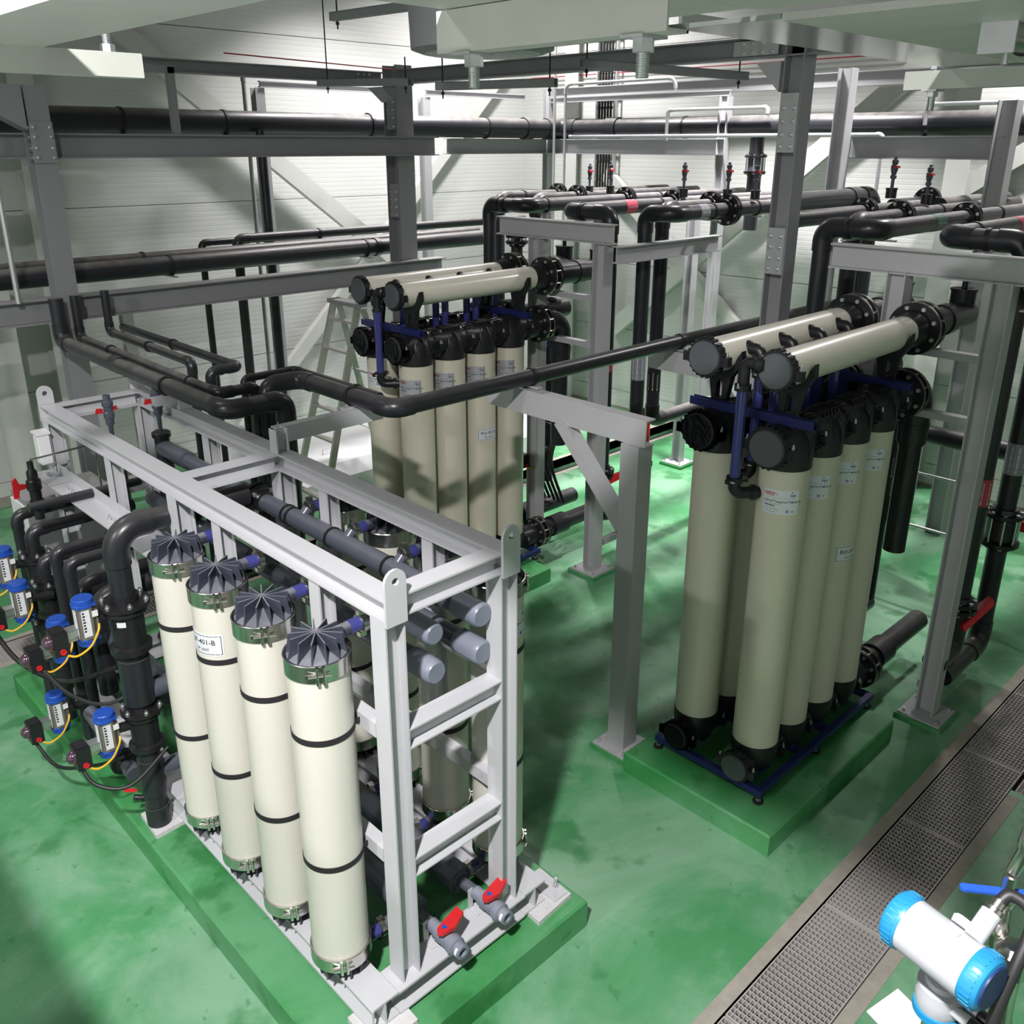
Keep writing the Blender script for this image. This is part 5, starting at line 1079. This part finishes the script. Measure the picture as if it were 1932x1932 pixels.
t = thing('overhead_beam', 'wide shiny beam underside at the top right', 'beam', (3.0, .8, 4.29)); part(MB().box(2.03, 6.2, 1.215, 1.50, 4.270, 4.282), 'shiny_strip', M['sheet'], t, smooth=False); part(MB().box(2.03, 6.2, -1.2, 1.213, 4.266, 4.282), 'matte_strip', M['olive'], t, smooth=False); part(MB().box(2.03, 6.2, 1.49, 1.50, 4.282, 4.31), 'web', M['sheet'], t, smooth=False)
for k, (x, y) in enumerate(((2.75, 1.0), (2.9, .98))): part(MB().torus((x, y, 4.268), (1,0,0), .03, .008, 16, 6, pi, 2*pi, (0,1,0)), 'wire_loop', M['cable'], t)
t = thing('overhead_beam', 'pale underside of the cross beam above the centre channel', 'beam', (1.2, 1.45, 4.295)); part(MB().box(1.04, 1.98, 1.27, 1.77, 4.292, 4.304), 'bottom_flange', M['olive'], t, smooth=False); part(MB().box(1.04, 1.98, 1.28, 1.29, 4.304, 4.34), 'web', M['olive'], t, smooth=False); part(MB().box(1.04, 2.02, -1.2, 1.268, 4.292, 4.304), 'deck_plate', M['olive'], t, smooth=False)
p = at(1905, 60, Z=4.25); t = thing('overhead_clamp', 'shiny metal clamp hanging at the upper right corner', 'clamp', (p.x, p.y, 4.2)); part(MB().lathe((p.x-.06, p.y, 4.24), (1,-.2,0), [(0, .03), (.1, .034), (.16, .028)], 16), 'body', M['steel'], t); part(MB().box(p.x-.07, p.x-.062, p.y-.04, p.y+.04, 4.2, 4.268), 'plate', M['galv'], t); part(MB().cyl((p.x, p.y, 4.18), (p.x, p.y, 4.266), .008, n=8), 'bolt', M['zinc'], t)
# suspended struts, rods and the round housing at the top centre
def strut(label, p0, p1, rods, s=.06):
    t = thing('strut_channel', label, 'strut', tuple(p0), 'hung strut channels'); part(MB().channel(p0, p1, s, s, (0,0,1), .006, .012), 'channel', M['dgrey'], t)
    p0 = V(p0); p1 = V(p1)
    for f, zt in rods:
        q = p0.lerp(p1, f); part(MB().cyl(q+V((0,0,-.09)), (q.x, q.y, zt), .006, n=8), 'rod', M['cable'], t); part(MB().hexnut(q+V((0,0,-.06)), (0,0,1), .014, .02), 'rod_nut', M['cable'], t)
    return t
strut('dark strut channel hung at the top centre, left of the round housing', (4.38, 6.5, 4.92), (4.45, 5.5, 4.92), ((.06, 8.5), (.9, 8.5)))
strut('dark strut channel hung below the long beam, at the centre', (4.95, 5.95, 4.43), (5.25, 4.95, 4.43), ((.05, 8.5), (.95, 8.5)))
strut('grey strut channel crossing under the beam near the right column', (5.3, 4.75, 4.55), (6.6, 4.2, 4.5), ((.03, 8.5), (.95, 4.75)))
strut('dark strut channel tip left of the middle column', (5.2, 8.0, 4.55), (5.2, 6.6, 4.5), ((.1, 8.5), (.95, 4.7)))
t = thing('round_housing', 'dark round metal housing hanging behind the centre channel', 'housing', (3.93, 4.3, 4.5)); part(MB().lathe((3.93, 4.3, 4.5), (0,0,1), [(0, .36), (.02, .42), (.26, .43), (.27, .46), (.32, .46)], 40), 'drum', M['dgrey'], t); part(MB().lathe((3.93, 4.3, 4.495), (0,0,1), [(0, .33), (.006, .34)], 40), 'rim_plate', M['galv'], t); part(MB().cyl((3.93, 4.3, 4.8), (3.93, 4.3, 8.6), .03, n=10), 'hanger', M['galv'], t); part(MB().box(3.5, 4.3, 3.95, 4.0, 4.78, 4.86), 'mount_bar', M['dgrey'], t)
# platform the photographer stands on, out of frame on the left
t = thing('walkway', 'grey steel walkway left of and behind the camera', 'walkway', (-1, 1.5, 0)); part(MB().box(-2.4, .16, -4.0, 3.6, 2.3, 2.36), 'deck', M['grey'], t, smooth=False)
for x, y in ((-2.3, -3.9), (-.05, -3.9), (-2.3, 3.5), (-.05, 3.5)): part(MB().box(x-.05, x+.05, y-.05, y+.05, 0, 2.3), 'leg', M['grey'], t, smooth=False)

# ------------------------------------------------------------------ flow transmitter and stainless fittings, lower right
c0 = at(1716, 1744, Z=2.70); c1 = at(1838, 1838, Z=2.70); ax = (c1-c0).normalized(); L_ = (c1-c0).length; sd = ax.cross(V((0,0,1)))
t = thing('flow_transmitter', 'white flow transmitter head with ribbed cyan end covers', 'instrument', (c0.x, c0.y, 0))
part(MB().lathe(c0, ax, [(0, .049), (L_, .049)], 40), 'body', M['tbody'], t)
for c, d, nm in ((c0, -ax, 'left_cover'), (c1, ax, 'right_cover')):
    mb = MB().lathe(c-d*.002, d, [(0, .0505), (.004, .0515), (.022, .0515), (.031, .046), (.034, .038)], 40)
    u, q = perp(d)
    for k in range(30): 
        a = 2*pi*k/30; e = u*cos(a)+q*sin(a); mb.obox(c+d*.013+e*.0515, d*.009, e.cross(d)*.0018, e*.0012)
    part(mb, nm, M['cyan'], t)
part(MB().lathe(c1+ax*.0315, ax, [(0, .040), (.003, .039)], 32), 'window', M['blue'], t)
part(MB().obox(c0+ax*L_*.42+V((0,0,.0495))+sd*.018*0, ax*L_*.28, sd*.006, V((0,0,.0015))), 'name_strip', M['tbody'], t)
q0 = c0+ax*L_*.78+sd*(-.03)+V((0,0,.035)); dd = (sd*-.8+V((0,0,.6))).normalized()
part(MB().cyl(q0, q0+dd*.055, .017, n=18), 'cable_port', M['tbody'], t)
g_ = part(MB().lathe(q0+dd*.05, dd, [(0, .014), (.004, .016), (.014, .016), (.016, .012), (.03, .012)], 14), 'cable_gland', M['steel'], t)
part(MB().sweep(smooth_path([q0+dd*.07, q0+dd*.10+ax*.01, q0+dd*.10+ax*.05-V((0,0,.03)), q0+ax*.06-V((0,0,.12)), q0+ax*.05-V((0,0,.5))]), .0105, 12), 'power_cable', M['cable'], t)
part(MB().lathe(c0+ax*L_*.55+sd*(-.04)+V((0,0,.03)), dd, [(0, .018), (.012, .02), (.016, .016)], 16), 'grounding_cap', M['white'], t)
j = at(1775, 1872, Z=2.555); jb = part(MB().lathe(j+V((0,0,-.03)), (0,0,1), [(0, .038), (.012, .042), (.03, .042), (.05, .042), (.052, .030), (.064, .030), (.066, .026)], 36), 'terminal_head', M['tbody'], t)
part(MB().lathe(j+V((0,0,-.044)), (0,0,1), [(0, .036), (.0, .0425), (.014, .0425)], 36), 'terminal_base', M['cyan'], jb)
part(MB().bar(j+V((-.016,0,.037)), j+V((.016,0,.037)), .005, .006), 'grip', M['tbody'], jb)
for s in (-1, 1):
    g0 = j+V((.02, -.03*1, -.005))+ax*.02+V((.012*s, .012*s, 0)); part(MB().cyl(j+ax*.03+sd*.014*s, j+ax*.065+sd*.014*s, .011, n=14), 'gland_boss', M['tbody'], jb); part(MB().lathe(j+ax*.064+sd*.014*s, ax, [(0, .012), (.004, .0135), (.018, .0135), (.02, .01), (.032, .009)], 10), 'gland', M['fit'], jb)
    part(MB().sweep(smooth_path([j+ax*.09+sd*.014*s, j+ax*.13+sd*.014*s-V((0,0,.01)), j+ax*.17+sd*(-.02)+V((0,0,.01)), j+ax*.19+sd*(-.06)+V((0,0,.05))]), .004, 8), 'signal_cable', M['cable'], jb)
part(MB().cyl((j.x, j.y, .0), (j.x, j.y, j.z-.045), .021, n=20), 'mounting_pole', M['steel'], t)
part(MB().cyl((j.x+.03, j.y-.035, .0), (j.x+.03, j.y-.035, j.z-.04), .017, n=16), 'conduit_hose', M['cable'], t)
part(MB().lathe((j.x, j.y, 0), (0,0,1), [(0, .12), (.012, .12)], 24), 'pole_base', M['steel'], t)
v = at(1908, 1815, Z=2.55)
t = thing('sanitary_valve', 'polished stainless valve body with clamp at the right edge', 'valve', (v.x, v.y, 0))
part(MB().lathe((v.x, v.y, 0), (0,0,1), [(0, .03), (2.25, .03), (2.3, .042), (2.36, .042), (2.38, .032), (2.42, .024), (2.47, .022), (2.53, .022), (2.535, .018)], 26), 'pipe_body', M['steel'], t)
part(MB().lathe((v.x, v.y, 2.53), (0,0,1), [(0, .026), (.004, .034), (.05, .034), (.056, .028), (.062, .02)], 8), 'valve_block', M['steel'], t)
part(MB().cyl((v.x-.03, v.y+.01, 2.56), (v.x-.075, v.y+.03, 2.565), .007, n=10).hexnut((v.x-.07, v.y+.028, 2.565), (-1,.4,0), .011, .016), 'clamp_screw', M['steel'], t)
part(MB().lathe((v.x, v.y, 2.28), (0,0,1), [(0, .046), (.012, .048), (.024, .046)], 26), 'clamp_ring', M['steel'], t)
b = at(1890, 1722, Z=2.62)
t = thing('lever_valve', 'stainless ball valve with blue lever handle and gauge at the right edge', 'valve', (b.x, b.y, 2.4))
part(MB().lathe(b+V((0,0,-.08)), (0,0,1), [(0, .012), (.03, .012), (.032, .02), (.05, .02), (.055, .016), (.1, .016), (.105, .02), (.12, .02), (.125, .012), (.17, .012)], 8), 'valve_body', M['steel'], t)
lv = part(MB().bar(b+V((-.045,.06,.05)), b+V((.06,-.06,.04)), .018, .005).cyl(b+V((-.045,.06,.047)), b+V((-.045,.06,.053)), .009, n=14), 'lever', M['valveblue'], t)
part(MB().sweep([b+V((0,0,-.08)), b+V((0,0,-.11)), b+V((.015,-.01,-.125)), b+V((.16,-.12,-.13))], .011, 12), 'outlet_pipe', M['steel'], t)
part(MB().lathe(b+V((.01,-.0,.09)), (.3,-.2,1), [(0, .012), (.05, .014), (.06, .02), (.09, .024), (.1, .02)], 12), 'strainer', M['steel'], t)
part(MB().lathe(b+V((.05,-.03,.22)), (-.65,-.7,.3), [(0, .034), (.03, .036), (.034, .033), (.034, .001)], 28, caps=False), 'gauge', M['steel'], t)
part(MB().bar(b+V((-.05,.045,-.02)), b+V((-.01,.0,-.02)), .014, .006), 'side_lever', M['steel'], t)
p = at(1702, 1925, Z=.9); solo(MB().obox(p, V((.09,-.02,0)), V((.03,.09,0)), V((0,0,.004))), 'white_card', M['white'], 'blank white card at the bottom edge below the transmitter', 'card', smooth=False)
